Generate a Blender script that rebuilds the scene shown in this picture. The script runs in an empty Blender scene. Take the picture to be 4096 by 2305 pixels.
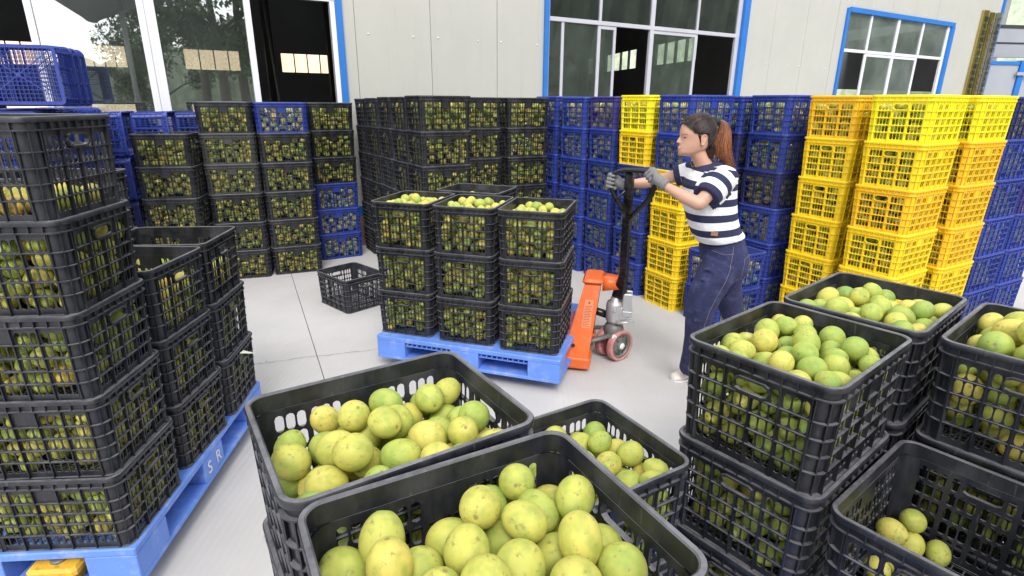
import bpy, bmesh, math, random
import numpy as np
from mathutils import Vector, Matrix, Euler

R = math.radians
random.seed(7)
rng = np.random.default_rng(7)
scene = bpy.context.scene
col = scene.collection

# ------------------------------------------------------------------ camera, sky, sun, exposure
cam_d = bpy.data.cameras.new('camera')
cam = bpy.data.objects.new('camera', cam_d)
col.objects.link(cam)
cam_d.sensor_width = 36.0
cam_d.lens = 36.0 * 2260.07 / 4096.0
cam_d.clip_start = 0.05
cam_d.clip_end = 600
cam.matrix_world = (Matrix.Translation((0, 0, 1.753)) @ Matrix.Rotation(R(90 - 18.233), 4, 'X') @ Matrix.Rotation(R(0.3887), 4, 'Z'))
cam_d.dof.use_dof = False
scene.camera = cam

SUN_EL, SUN_AZ = 46.0, 172.0        # azimuth clockwise from +Y
world = bpy.data.worlds.new('World')
scene.world = world
world.use_nodes = True
nt = world.node_tree
nt.nodes.clear()
wo = nt.nodes.new('ShaderNodeOutputWorld')
bg = nt.nodes.new('ShaderNodeBackground')
sky = nt.nodes.new('ShaderNodeTexSky')
sky.sky_type = 'NISHITA'
sky.sun_disc = False
sky.sun_elevation = R(SUN_EL)
sky.sun_rotation = R(SUN_AZ)
sky.air_density = 1.0
sky.dust_density = 2.0
tc = nt.nodes.new('ShaderNodeTexCoord')
mp = nt.nodes.new('ShaderNodeMapping')
mp.inputs['Scale'].default_value = (1.0, 1.0, 2.6)
nz = nt.nodes.new('ShaderNodeTexNoise')
nz.inputs['Scale'].default_value = 2.2
nz.inputs['Detail'].default_value = 7
nz.inputs['Roughness'].default_value = 0.55
rmp = nt.nodes.new('ShaderNodeValToRGB')
rmp.color_ramp.elements[0].position = 0.36
rmp.color_ramp.elements[0].color = (0.25, 0.25, 0.25, 1)
rmp.color_ramp.elements[1].position = 0.60
rmp.color_ramp.elements[1].color = (0.95, 0.95, 0.95, 1)
mixw = nt.nodes.new('ShaderNodeMixRGB')
mixw.inputs['Color2'].default_value = (11.0, 10.95, 10.9, 1)
nt.links.new(tc.outputs['Generated'], mp.inputs['Vector'])
nt.links.new(mp.outputs['Vector'], nz.inputs['Vector'])
nt.links.new(nz.outputs['Fac'], rmp.inputs['Fac'])
nt.links.new(rmp.outputs['Color'], mixw.inputs['Fac'])
nt.links.new(sky.outputs['Color'], mixw.inputs['Color1'])
nt.links.new(mixw.outputs['Color'], bg.inputs['Color'])
bg.inputs['Strength'].default_value = 0.10
nt.links.new(bg.outputs['Background'], wo.inputs['Surface'])

sun_d = bpy.data.lights.new('sun', 'SUN')
sun_d.energy = 1.3
sun_d.angle = R(24)
sun_d.color = (1.0, 0.965, 0.92)
sun = bpy.data.objects.new('sun', sun_d)
col.objects.link(sun)
sdir = Vector((math.sin(R(SUN_AZ)) * math.cos(R(SUN_EL)), math.cos(R(SUN_AZ)) * math.cos(R(SUN_EL)), math.sin(R(SUN_EL))))
sun.rotation_euler = sdir.to_track_quat('Z', 'Y').to_euler()
sun.location = sdir * 40

scene.view_settings.view_transform = 'Standard'
scene.view_settings.look = 'None'
scene.view_settings.exposure = 1.0
scene.view_settings.gamma = 1.0
scene.view_settings.use_curve_mapping = False
scene.cycles.max_bounces = 7
scene.cycles.diffuse_bounces = 3
scene.cycles.glossy_bounces = 3
scene.cycles.transmission_bounces = 4
scene.cycles.transparent_max_bounces = 10

# ------------------------------------------------------------------ materials
def new_mat(name):
    m = bpy.data.materials.new(name)
    m.use_nodes = True
    n = m.node_tree
    b = n.nodes['Principled BSDF']
    return m, n, b

def setv(b, **k):
    for kk, v in k.items():
        b.inputs[kk.replace('_', ' ')].default_value = v

def ramp(n, stops, interp='LINEAR'):
    r = n.nodes.new('ShaderNodeValToRGB')
    e = r.color_ramp.elements
    while len(e) < len(stops):
        e.new(0.5)
    for i, (p, c) in enumerate(stops):
        e[i].position = p
        e[i].color = (*c, 1) if len(c) == 3 else c
    r.color_ramp.interpolation = interp
    return r

def noise(n, scale, detail=4, rough=0.55, coord='Object', vec=None, stretch=None):
    t = n.nodes.new('ShaderNodeTexNoise')
    t.inputs['Scale'].default_value = scale
    t.inputs['Detail'].default_value = detail
    t.inputs['Roughness'].default_value = rough
    c = n.nodes.new('ShaderNodeTexCoord')
    src = c.outputs[coord]
    if stretch:
        mm = n.nodes.new('ShaderNodeMapping')
        mm.inputs['Scale'].default_value = stretch
        n.links.new(src, mm.inputs['Vector'])
        src = mm.outputs['Vector']
    n.links.new(src, t.inputs['Vector'])
    return t

def mix(n, fac, a, b, blend='MIX'):
    m = n.nodes.new('ShaderNodeMixRGB')
    m.blend_type = blend
    for s, v in (('Fac', fac), ('Color1', a), ('Color2', b)):
        if hasattr(v, 'is_output') or hasattr(v, 'links'):
            n.links.new(v, m.inputs[s])
        elif isinstance(v, (int, float)):
            m.inputs[s].default_value = v if s == 'Fac' else (v, v, v, 1)
        else:
            m.inputs[s].default_value = (*v, 1)
    return m.outputs['Color']

def bump(n, b, height, strength=0.3, dist=0.01):
    bp = n.nodes.new('ShaderNodeBump')
    bp.inputs['Strength'].default_value = strength
    bp.inputs['Distance'].default_value = dist
    n.links.new(height, bp.inputs['Height'])
    n.links.new(bp.outputs['Normal'], b.inputs['Normal'])

def simple(name, c, rough=0.5, metal=0.0, var=0.12, scale=8, dirt=None, dirt_amt=0.5, spec=0.5, bmp=0.0):
    m, n, b = new_mat(name)
    setv(b, Roughness=rough, Metallic=metal)
    b.inputs['Specular IOR Level'].default_value = spec
    t = noise(n, scale)
    r = ramp(n, [(0.3, tuple(x * (1 - var) for x in c)), (0.7, tuple(min(1, x * (1 + var)) for x in c))])
    n.links.new(t.outputs['Fac'], r.inputs['Fac'])
    out = r.outputs['Color']
    if dirt:
        t2 = noise(n, scale * 2.3, 8, 0.65)
        r2 = ramp(n, [(0.52, (0, 0, 0)), (0.75, (dirt_amt,) * 3)])
        n.links.new(t2.outputs['Fac'], r2.inputs['Fac'])
        out = mix(n, r2.outputs['Color'], out, dirt)
    n.links.new(out, b.inputs['Base Color'])
    if bmp:
        bump(n, b, t.outputs['Fac'], bmp)
    return m

def crate_mat(name, c, dust, rough=0.42, varamt=0.5, dust_amt=0.35, top_dust=0.75):
    m, n, b = new_mat(name)
    setv(b, Roughness=rough)
    oi = n.nodes.new('ShaderNodeObjectInfo')
    rr = ramp(n, [(0.0, tuple(x * (1 - varamt * 0.4) for x in c)), (1.0, tuple(min(1, x * (1 + varamt)) for x in c))])
    # crates of one stack vary: the world position of the object gives each a tone of its own
    ws = n.nodes.new('ShaderNodeTexWhiteNoise')
    ws.noise_dimensions = '3D'
    n.links.new(oi.outputs['Location'], ws.inputs['Vector'])
    n.links.new(ws.outputs['Value'], rr.inputs['Fac'])
    t = noise(n, 9, 8, 0.68, stretch=(1, 1, 0.45))
    dr = ramp(n, [(0.46, (0.03, 0.03, 0.03)), (0.74, (dust_amt,) * 3)])
    n.links.new(t.outputs['Fac'], dr.inputs['Fac'])
    o = mix(n, dr.outputs['Color'], rr.outputs['Color'], dust)
    # fine scuffs
    t2 = noise(n, 60, 3, 0.6, stretch=(1, 1, 0.15))
    sr = ramp(n, [(0.64, (0, 0, 0)), (0.74, (dust_amt * 0.8,) * 3)])
    n.links.new(t2.outputs['Fac'], sr.inputs['Fac'])
    o = mix(n, sr.outputs['Color'], o, tuple(min(1, d * 1.4) for d in dust))
    # dust settled on upward-facing ledges and rib tops
    ge = n.nodes.new('ShaderNodeNewGeometry'); sz = n.nodes.new('ShaderNodeSeparateXYZ'); n.links.new(ge.outputs['Normal'], sz.inputs['Vector'])
    ur = ramp(n, [(0.55, (0, 0, 0)), (0.9, (1, 1, 1))]); n.links.new(sz.outputs['Z'], ur.inputs['Fac'])
    td = noise(n, 14, 5, 0.7); tr_ = ramp(n, [(0.30, (0.15, 0.15, 0.15)), (0.62, (top_dust,) * 3)]); n.links.new(td.outputs['Fac'], tr_.inputs['Fac'])
    o = mix(n, mix(n, 1.0, ur.outputs['Color'], tr_.outputs['Color'], 'MULTIPLY'), o, tuple(min(1, d * 1.7) for d in dust))
    n.links.new(o, b.inputs['Base Color'])
    rr2 = ramp(n, [(0.35, (rough - 0.08,) * 3), (0.7, (rough + 0.22,) * 3)])
    n.links.new(t.outputs['Fac'], rr2.inputs['Fac'])
    n.links.new(rr2.outputs['Color'], b.inputs['Roughness'])
    bump(n, b, t2.outputs['Fac'], 0.06, 0.004)
    return m

M = {}
M['K'] = crate_mat('black_plastic', (0.0085, 0.0095, 0.0135), (0.125, 0.125, 0.135), 0.34, 0.7, 0.38)
M['G'] = crate_mat('grey_black_plastic', (0.032, 0.032, 0.033), (0.13, 0.13, 0.125), 0.5, 0.3, 0.4)
M['B'] = crate_mat('blue_plastic', (0.014, 0.034, 0.235), (0.12, 0.15, 0.38), 0.42, 0.35, 0.22, 0.3)
M['D'] = crate_mat('violet_blue_plastic', (0.035, 0.028, 0.20), (0.14, 0.13, 0.28), 0.42, 0.2, 0.22, 0.3)
M['N'] = crate_mat('navy_plastic', (0.014, 0.020, 0.12), (0.09, 0.10, 0.2), 0.42, 0.2, 0.22, 0.3)
M['Y'] = crate_mat('yellow_plastic', (0.85, 0.60, 0.005), (0.66, 0.50, 0.12), 0.42, 0.05, 0.18, 0.25)
M['A'] = crate_mat('amber_plastic', (0.84, 0.50, 0.006), (0.62, 0.46, 0.12), 0.42, 0.05, 0.22, 0.25)
M['E'] = crate_mat('lemon_plastic', (0.88, 0.76, 0.008), (0.7, 0.6, 0.12), 0.42, 0.04, 0.1, 0.2)

def fruit_mat(name, by_color):
    m, n, b = new_mat(name)
    setv(b, Roughness=0.6)
    b.inputs['Specular IOR Level'].default_value = 0.35
    oi = n.nodes.new('ShaderNodeObjectInfo')
    r = ramp(n, [(0.0, (0.19, 0.32, 0.075)), (0.25, (0.30, 0.41, 0.085)), (0.5, (0.43, 0.46, 0.10)),
                 (0.80, (0.60, 0.52, 0.125)), (0.93, (0.66, 0.49, 0.11)), (1.0, (0.66, 0.34, 0.06))])
    if by_color:
        sx = n.nodes.new('ShaderNodeSeparateColor')
        n.links.new(oi.outputs['Color'], sx.inputs['Color'])
        n.links.new(sx.outputs['Red'], r.inputs['Fac'])
    else:
        mr = n.nodes.new('ShaderNodeMapRange')
        mr.inputs['To Min'].default_value = 0.12; mr.inputs['To Max'].default_value = 0.93
        n.links.new(oi.outputs['Random'], mr.inputs['Value'])
        n.links.new(mr.outputs['Result'], r.inputs['Fac'])
    # mottling: broad patches towards green or ochre
    addv = n.nodes.new('ShaderNodeVectorMath'); addv.operation = 'ADD'
    tcx = n.nodes.new('ShaderNodeTexCoord')
    mul = n.nodes.new('ShaderNodeVectorMath'); mul.operation = 'SCALE'
    comb = n.nodes.new('ShaderNodeCombineXYZ')
    for k in 'XYZ':
        n.links.new(oi.outputs['Random'], comb.inputs[k])
    n.links.new(comb.outputs['Vector'], mul.inputs[0])
    mul.inputs['Scale'].default_value = 37.0
    n.links.new(tcx.outputs['Object'], addv.inputs[0])
    n.links.new(mul.outputs['Vector'], addv.inputs[1])
    def nn(scale, det, rgh=0.6):
        t = n.nodes.new('ShaderNodeTexNoise')
        t.inputs['Scale'].default_value = scale
        t.inputs['Detail'].default_value = det
        t.inputs['Roughness'].default_value = rgh
        n.links.new(addv.outputs['Vector'], t.inputs['Vector'])
        return t.outputs['Fac']
    a = nn(22, 3)
    ra = ramp(n, [(0.35, (0, 0, 0)), (0.68, (0.5, 0.5, 0.5))])
    n.links.new(a, ra.inputs['Fac'])
    o = mix(n, ra.outputs['Color'], r.outputs['Color'], (0.57, 0.52, 0.09))
    a2 = nn(31, 2)
    rb = ramp(n, [(0.46, (0, 0, 0)), (0.70, (0.55, 0.55, 0.55))])
    n.links.new(a2, rb.inputs['Fac'])
    o = mix(n, rb.outputs['Color'], o, (0.18, 0.28, 0.045))
    s = nn(75, 6, 0.75)
    rs = ramp(n, [(0.565, (0, 0, 0)), (0.66, (0.62, 0.62, 0.62))])
    n.links.new(s, rs.inputs['Fac'])
    o = mix(n, rs.outputs['Color'], o, (0.16, 0.11, 0.045))
    # stem end scar
    sp = n.nodes.new('ShaderNodeSeparateXYZ')
    nrm = n.nodes.new('ShaderNodeVectorMath'); nrm.operation = 'NORMALIZE'
    n.links.new(tcx.outputs['Object'], nrm.inputs[0])
    n.links.new(nrm.outputs['Vector'], sp.inputs['Vector'])
    rc = ramp(n, [(0.990, (0, 0, 0)), (0.997, (0.75, 0.75, 0.75))])
    n.links.new(sp.outputs['Z'], rc.inputs['Fac'])
    o = mix(n, rc.outputs['Color'], o, (0.20, 0.12, 0.06))
    n.links.new(o, b.inputs['Base Color'])
    bump(n, b, s, 0.10, 0.003)
    # broad brown russet patches, one side more than the other
    bl = nn(40, 5, 0.7)
    rb2 = ramp(n, [(0.58, (0, 0, 0)), (0.70, (0.42, 0.42, 0.42))])
    n.links.new(bl, rb2.inputs['Fac'])
    o2 = mix(n, rb2.outputs['Color'], o, (0.33, 0.25, 0.09))
    n.links.new(o2, b.inputs['Base Color'])
    return m
M['fruit'] = fruit_mat('fruit_skin', True)
M['fruit_pile'] = fruit_mat('fruit_skin_pile', False)

M['pallet'] = simple('blue_pallet_plastic', (0.12, 0.255, 0.72), 0.45, 0, 0.10, 5, (0.42, 0.46, 0.68), 0.7, bmp=0.05)
M['white_metal'] = simple('white_frame', (0.74, 0.75, 0.80), 0.4, 0, 0.04, 3)
M['alu'] = simple('aluminium_frame', (0.56, 0.56, 0.62), 0.4, 0.2, 0.05, 3)
M['blue_trim'] = simple('blue_trim', (0.02, 0.16, 0.52), 0.45, 0, 0.08, 3)
M['panel'] = simple('wall_panel', (0.46, 0.46, 0.425), 0.45, 0, 0.03, 1.3, (0.55, 0.53, 0.47), 0.25, bmp=0.02)
_n = M['panel'].node_tree
_b = _n.nodes['Principled BSDF']
_w = _n.nodes.new('ShaderNodeTexWave'); _w.wave_type = 'BANDS'; _w.bands_direction = 'X'; _w.inputs['Scale'].default_value = 6.0
_w.inputs['Distortion'].default_value = 0.0
_c = _n.nodes.new('ShaderNodeTexCoord'); _n.links.new(_c.outputs['Object'], _w.inputs['Vector'])
_o = _n.links
_src = _b.inputs['Base Color'].links[0].from_socket
_t = noise(_n, 5.0, 6, 0.7, stretch=(1.6, 1.0, 0.10))
_r = ramp(_n, [(0.52, (0, 0, 0)), (0.80, (0.30, 0.30, 0.30))]); _o.new(_t.outputs['Fac'], _r.inputs['Fac'])
_o.new(mix(_n, _r.outputs['Color'], _src, (0.36, 0.34, 0.29)), _b.inputs['Base Color'])
bump(_n, _b, _w.outputs['Fac'], 0.10, 0.004)
M['plinth'] = simple('plinth_concrete', (0.20, 0.15, 0.12), 0.8, 0, 0.25, 6)
M['dark_steel'] = simple('dark_steel', (0.035, 0.035, 0.038), 0.6, 0.0, 0.2, 3)
M['inner_wall'] = simple('inner_wall', (0.28, 0.29, 0.30), 0.7, 0, 0.12, 1)
M['black_paint'] = simple('black_paint', (0.007, 0.007, 0.008), 0.26, 0, 0.3, 20, (0.20, 0.20, 0.20), 0.22)
M['gloss_black'] = simple('gloss_black', (0.006, 0.006, 0.007), 0.24)
M['orange'] = simple('orange_paint', (0.76, 0.14, 0.022), 0.35, 0, 0.06, 6, (0.70, 0.36, 0.24), 0.35)
M['cast_alu'] = simple('cast_aluminium', (0.52, 0.52, 0.53), 0.38, 0.5, 0.08, 12)
M['grey_iron'] = simple('grey_iron', (0.16, 0.16, 0.155), 0.5, 0.2, 0.15, 15)
M['chrome'] = simple('chrome', (0.7, 0.7, 0.7), 0.12, 1.0, 0.03, 5)
M['red_tyre'] = simple('red_polyurethane', (0.50, 0.20, 0.19), 0.5, 0, 0.15, 18, (0.58, 0.44, 0.42), 0.8)
M['white_cap'] = simple('white_cap', (0.75, 0.75, 0.75), 0.5, 0, 0.05, 9)
M['yellow_jack'] = simple('yellow_jack_paint', (0.75, 0.42, 0.04), 0.4, 0, 0.12, 12, (0.10, 0.06, 0.03), 0.8)
M['brass'] = simple('brass_plate', (0.42, 0.35, 0.12), 0.16, 0.85, 0.2, 1.5)
M['steel_plate'] = simple('steel_plate', (0.62, 0.62, 0.63), 0.14, 0.9, 0.1, 1.5)
M['ink'] = simple('black_lettering', (0.02, 0.018, 0.016), 0.5)
M['white_ink'] = simple('white_lettering', (0.75, 0.75, 0.78), 0.5)
M['tape'] = simple('masking_tape', (0.62, 0.66, 0.52), 0.7)
M['skin'] = simple('skin', (0.54, 0.31, 0.22), 0.48, 0, 0.06, 14)
M['skin'].node_tree.nodes['Principled BSDF'].inputs['Subsurface Weight'].default_value = 0.12
M['skin'].node_tree.nodes['Principled BSDF'].inputs['Subsurface Radius'].default_value = (0.02, 0.008, 0.004)
M['lip'] = simple('lip', (0.52, 0.23, 0.19), 0.45)
M['eye'] = simple('eye_dark', (0.015, 0.01, 0.01), 0.2)
M['eye_white'] = simple('eye_white', (0.65, 0.62, 0.6), 0.3)
M['glove'] = simple('grey_knit_glove', (0.18, 0.18, 0.185), 0.9, 0, 0.12, 120, bmp=0.3)
M['shoe'] = simple('white_shoe', (0.78, 0.70, 0.62), 0.6, 0, 0.05, 20)
M['rubber'] = simple('black_rubber', (0.015, 0.015, 0.015), 0.7)
M['leather'] = simple('leather_tag', (0.30, 0.17, 0.09), 0.6)
M['thread'] = simple('seam_thread', (0.22, 0.19, 0.20), 0.9)
M['gold'] = simple('gold_chain', (0.6, 0.42, 0.15), 0.3, 1.0)
M['tan_earth'] = simple('tan_earth', (0.80, 0.60, 0.40), 0.95, 0, 0.12, 0.6, bmp=0.3)
M['foliage'] = simple('hill_foliage', (0.085, 0.105, 0.06), 0.9, 0, 0.5, 1.5, (0.16, 0.16, 0.14), 0.7, bmp=0.8)
M['netted'] = simple('netted_slope', (0.50, 0.58, 0.42), 0.9, 0, 0.3, 2.5, (0.70, 0.70, 0.64), 0.6, bmp=0.5)
M['bark'] = simple('bark', (0.10, 0.08, 0.06), 0.9)
M['shed_panel'] = simple('shed_panel', (0.34, 0.36, 0.40), 0.5, 0, 0.05, 2)
M['leaf_litter'] = simple('dry_leaf', (0.34, 0.22, 0.12), 0.8)
M['excavator'] = simple('excavator_paint', (0.8, 0.14, 0.03), 0.5)

def denim():
    m, n, b = new_mat('dark_denim')
    setv(b, Roughness=0.9)
    t = noise(n, 14, 5, 0.6)
    r = ramp(n, [(0.3, (0.014, 0.016, 0.055)), (0.55, (0.026, 0.030, 0.095)), (0.8, (0.075, 0.085, 0.18))])
    n.links.new(t.outputs['Fac'], r.inputs['Fac'])
    n.links.new(r.outputs['Color'], b.inputs['Base Color'])
    w = noise(n, 32, 4, 0.6, stretch=(1, 1, 2.5))
    bump(n, b, w.outputs['Fac'], 0.5, 0.012)
    return m
M['denim'] = denim()

def shirt_mat():
    m, n, b = new_mat('striped_jersey')
    setv(b, Roughness=0.85)
    at = n.nodes.new('ShaderNodeAttribute')
    at.attribute_name = 'stripe'
    fr = n.nodes.new('ShaderNodeMath'); fr.operation = 'FRACT'
    n.links.new(at.outputs['Fac'], fr.inputs[0])
    r = ramp(n, [(0.0, (0.78, 0.78, 0.80)), (0.52, (0.018, 0.02, 0.065))], 'CONSTANT')
    n.links.new(fr.outputs['Value'], r.inputs['Fac'])
    n.links.new(r.outputs['Color'], b.inputs['Base Color'])
    t = noise(n, 9, 3, 0.5, stretch=(1, 1, 1.4))
    bump(n, b, t.outputs['Fac'], 0.55, 0.03)
    return m
M['shirt'] = shirt_mat()

def hair_mat():
    m, n, b = new_mat('dark_brown_hair')
    setv(b, Roughness=0.38)
    at = n.nodes.new('ShaderNodeAttribute')
    at.attribute_name = 'tint'
    t = noise(n, 30, 3, 0.6)
    r = ramp(n, [(0.0, (0.008, 0.006, 0.006)), (0.40, (0.045, 0.018, 0.012)), (1.0, (0.40, 0.155, 0.065))])
    ad = n.nodes.new('ShaderNodeMath'); ad.operation = 'MULTIPLY_ADD'
    n.links.new(t.outputs['Fac'], ad.inputs[0])
    ad.inputs[1].default_value = 0.3
    n.links.new(at.outputs['Fac'], ad.inputs[2])
    sb = n.nodes.new('ShaderNodeMath'); sb.operation = 'SUBTRACT'
    n.links.new(ad.outputs[0], sb.inputs[0]); sb.inputs[1].default_value = 0.15
    n.links.new(sb.outputs[0], r.inputs['Fac'])
    n.links.new(r.outputs['Color'], b.inputs['Base Color'])
    return m
M['hair'] = hair_mat()

def concrete():
    m, n, b = new_mat('concrete')
    setv(b, Roughness=0.72)
    t = noise(n, 0.9, 6, 0.6, 'Object')
    r = ramp(n, [(0.3, (0.45, 0.442, 0.436)), (0.7, (0.54, 0.532, 0.525))])
    n.links.new(t.outputs['Fac'], r.inputs['Fac'])
    # reddish scuffed streaks
    t2 = noise(n, 3.0, 8, 0.7, stretch=(0.25, 1.6, 1))
    r2 = ramp(n, [(0.60, (0, 0, 0)), (0.76, (0.30, 0.30, 0.30))])
    n.links.new(t2.outputs['Fac'], r2.inputs['Fac'])
    o = mix(n, r2.outputs['Color'], r.outputs['Color'], (0.46, 0.31, 0.28))
    t4 = noise(n, 0.7, 5, 0.65, stretch=(1.0, 0.35, 1))
    r4 = ramp(n, [(0.48, (0, 0, 0)), (0.72, (0.28, 0.28, 0.28))])
    n.links.new(t4.outputs['Fac'], r4.inputs['Fac'])
    o = mix(n, r4.outputs['Color'], o, (0.36, 0.34, 0.32))
    t3 = noise(n, 26, 8, 0.75)
    r3 = ramp(n, [(0.66, (0, 0, 0)), (0.78, (0.35, 0.35, 0.35))])
    n.links.new(t3.outputs['Fac'], r3.inputs['Fac'])
    o = mix(n, r3.outputs['Color'], o, (0.22, 0.20, 0.18))
    n.links.new(o, b.inputs['Base Color'])
    # broom-finish lines
    wv = n.nodes.new('ShaderNodeTexWave')
    wv.wave_type = 'BANDS'
    wv.inputs['Scale'].default_value = 9.0
    wv.inputs['Distortion'].default_value = 1.2
    wv.inputs['Detail'].default_value = 3
    c = n.nodes.new('ShaderNodeTexCoord')
    n.links.new(c.outputs['Object'], wv.inputs['Vector'])
    h = mix(n, 0.5, wv.outputs['Color'], t3.outputs['Fac'])
    bump(n, b, h, 0.16, 0.01)
    return m
M['concrete'] = concrete()
M['joint'] = simple('joint_dirt', (0.12, 0.11, 0.10), 0.95)

def glass(name, trans, refl, tint=(0.9, 0.95, 0.93), dust=0.06):
    m = bpy.data.materials.new(name)
    m.use_nodes = True
    n = m.node_tree
    n.nodes.clear()
    o = n.nodes.new('ShaderNodeOutputMaterial')
    tr = n.nodes.new('ShaderNodeBsdfTransparent')
    tr.inputs['Color'].default_value = (*[trans * t for t in tint], 1)
    gl = n.nodes.new('ShaderNodeBsdfGlossy')
    gl.inputs['Roughness'].default_value = 0.01
    gl.inputs['Color'].default_value = (0.95, 0.98, 1.0, 1)
    df = n.nodes.new('ShaderNodeBsdfDiffuse')
    df.inputs['Color'].default_value = (0.30, 0.36, 0.33, 1)
    m1 = n.nodes.new('ShaderNodeMixShader')
    m2 = n.nodes.new('ShaderNodeMixShader')
    lw = n.nodes.new('ShaderNodeLayerWeight')
    lw.inputs['Blend'].default_value = 0.35
    mr = n.nodes.new('ShaderNodeMapRange')
    mr.inputs['To Min'].default_value = refl
    mr.inputs['To Max'].default_value = min(1, refl * 2.5)
    n.links.new(lw.outputs['Fresnel'], mr.inputs['Value'])
    t = noise(n, 1.1, 6, 0.6)
    t2 = noise(n, 60, 4, 0.7)
    rd = ramp(n, [(0.3, (dust * 0.4,) * 3), (0.7, (dust * 1.8,) * 3)])
    n.links.new(t.outputs['Fac'], rd.inputs['Fac'])
    rd2 = ramp(n, [(0.68, (0, 0, 0)), (0.76, (0.25, 0.25, 0.25))])
    n.links.new(t2.outputs['Fac'], rd2.inputs['Fac'])
    dd = mix(n, 1.0, rd.outputs['Color'], rd2.outputs['Color'], 'ADD')
    n.links.new(mr.outputs['Result'], m1.inputs['Fac'])
    n.links.new(tr.outputs['BSDF'], m1.inputs[1])
    n.links.new(gl.outputs['BSDF'], m1.inputs[2])
    n.links.new(dd, m2.inputs['Fac'])
    n.links.new(m1.outputs['Shader'], m2.inputs[1])
    n.links.new(df.outputs['BSDF'], m2.inputs[2])
    n.links.new(m2.outputs['Shader'], o.inputs['Surface'])
    return m
M['glass'] = glass('coated_glass', 1.05, 0.42)
M['glass_mid'] = glass('window_glass', 0.8, 0.13, dust=0.06)
M['glass_dark'] = glass('shaded_glass', 0.5, 0.09, dust=0.045)
M['glass_dusty'] = glass('dusty_glass', 0.7, 0.12, dust=0.22)

# ------------------------------------------------------------------ object helpers
def link(o, parent=None):
    col.objects.link(o)
    if parent is not None:
        o.parent = parent
    return o

def tag(o, label=None, cat=None, group=None, kind=None):
    if label: o['label'] = label
    if cat: o['category'] = cat
    if group: o['group'] = group
    if kind: o['kind'] = kind
    return o

def empty(name, loc=(0, 0, 0), rz=0.0):
    o = bpy.data.objects.new(name, None)
    o.empty_display_size = 0.1
    o.location = loc
    o.rotation_euler = (0, 0, rz)
    col.objects.link(o)
    return o

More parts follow.
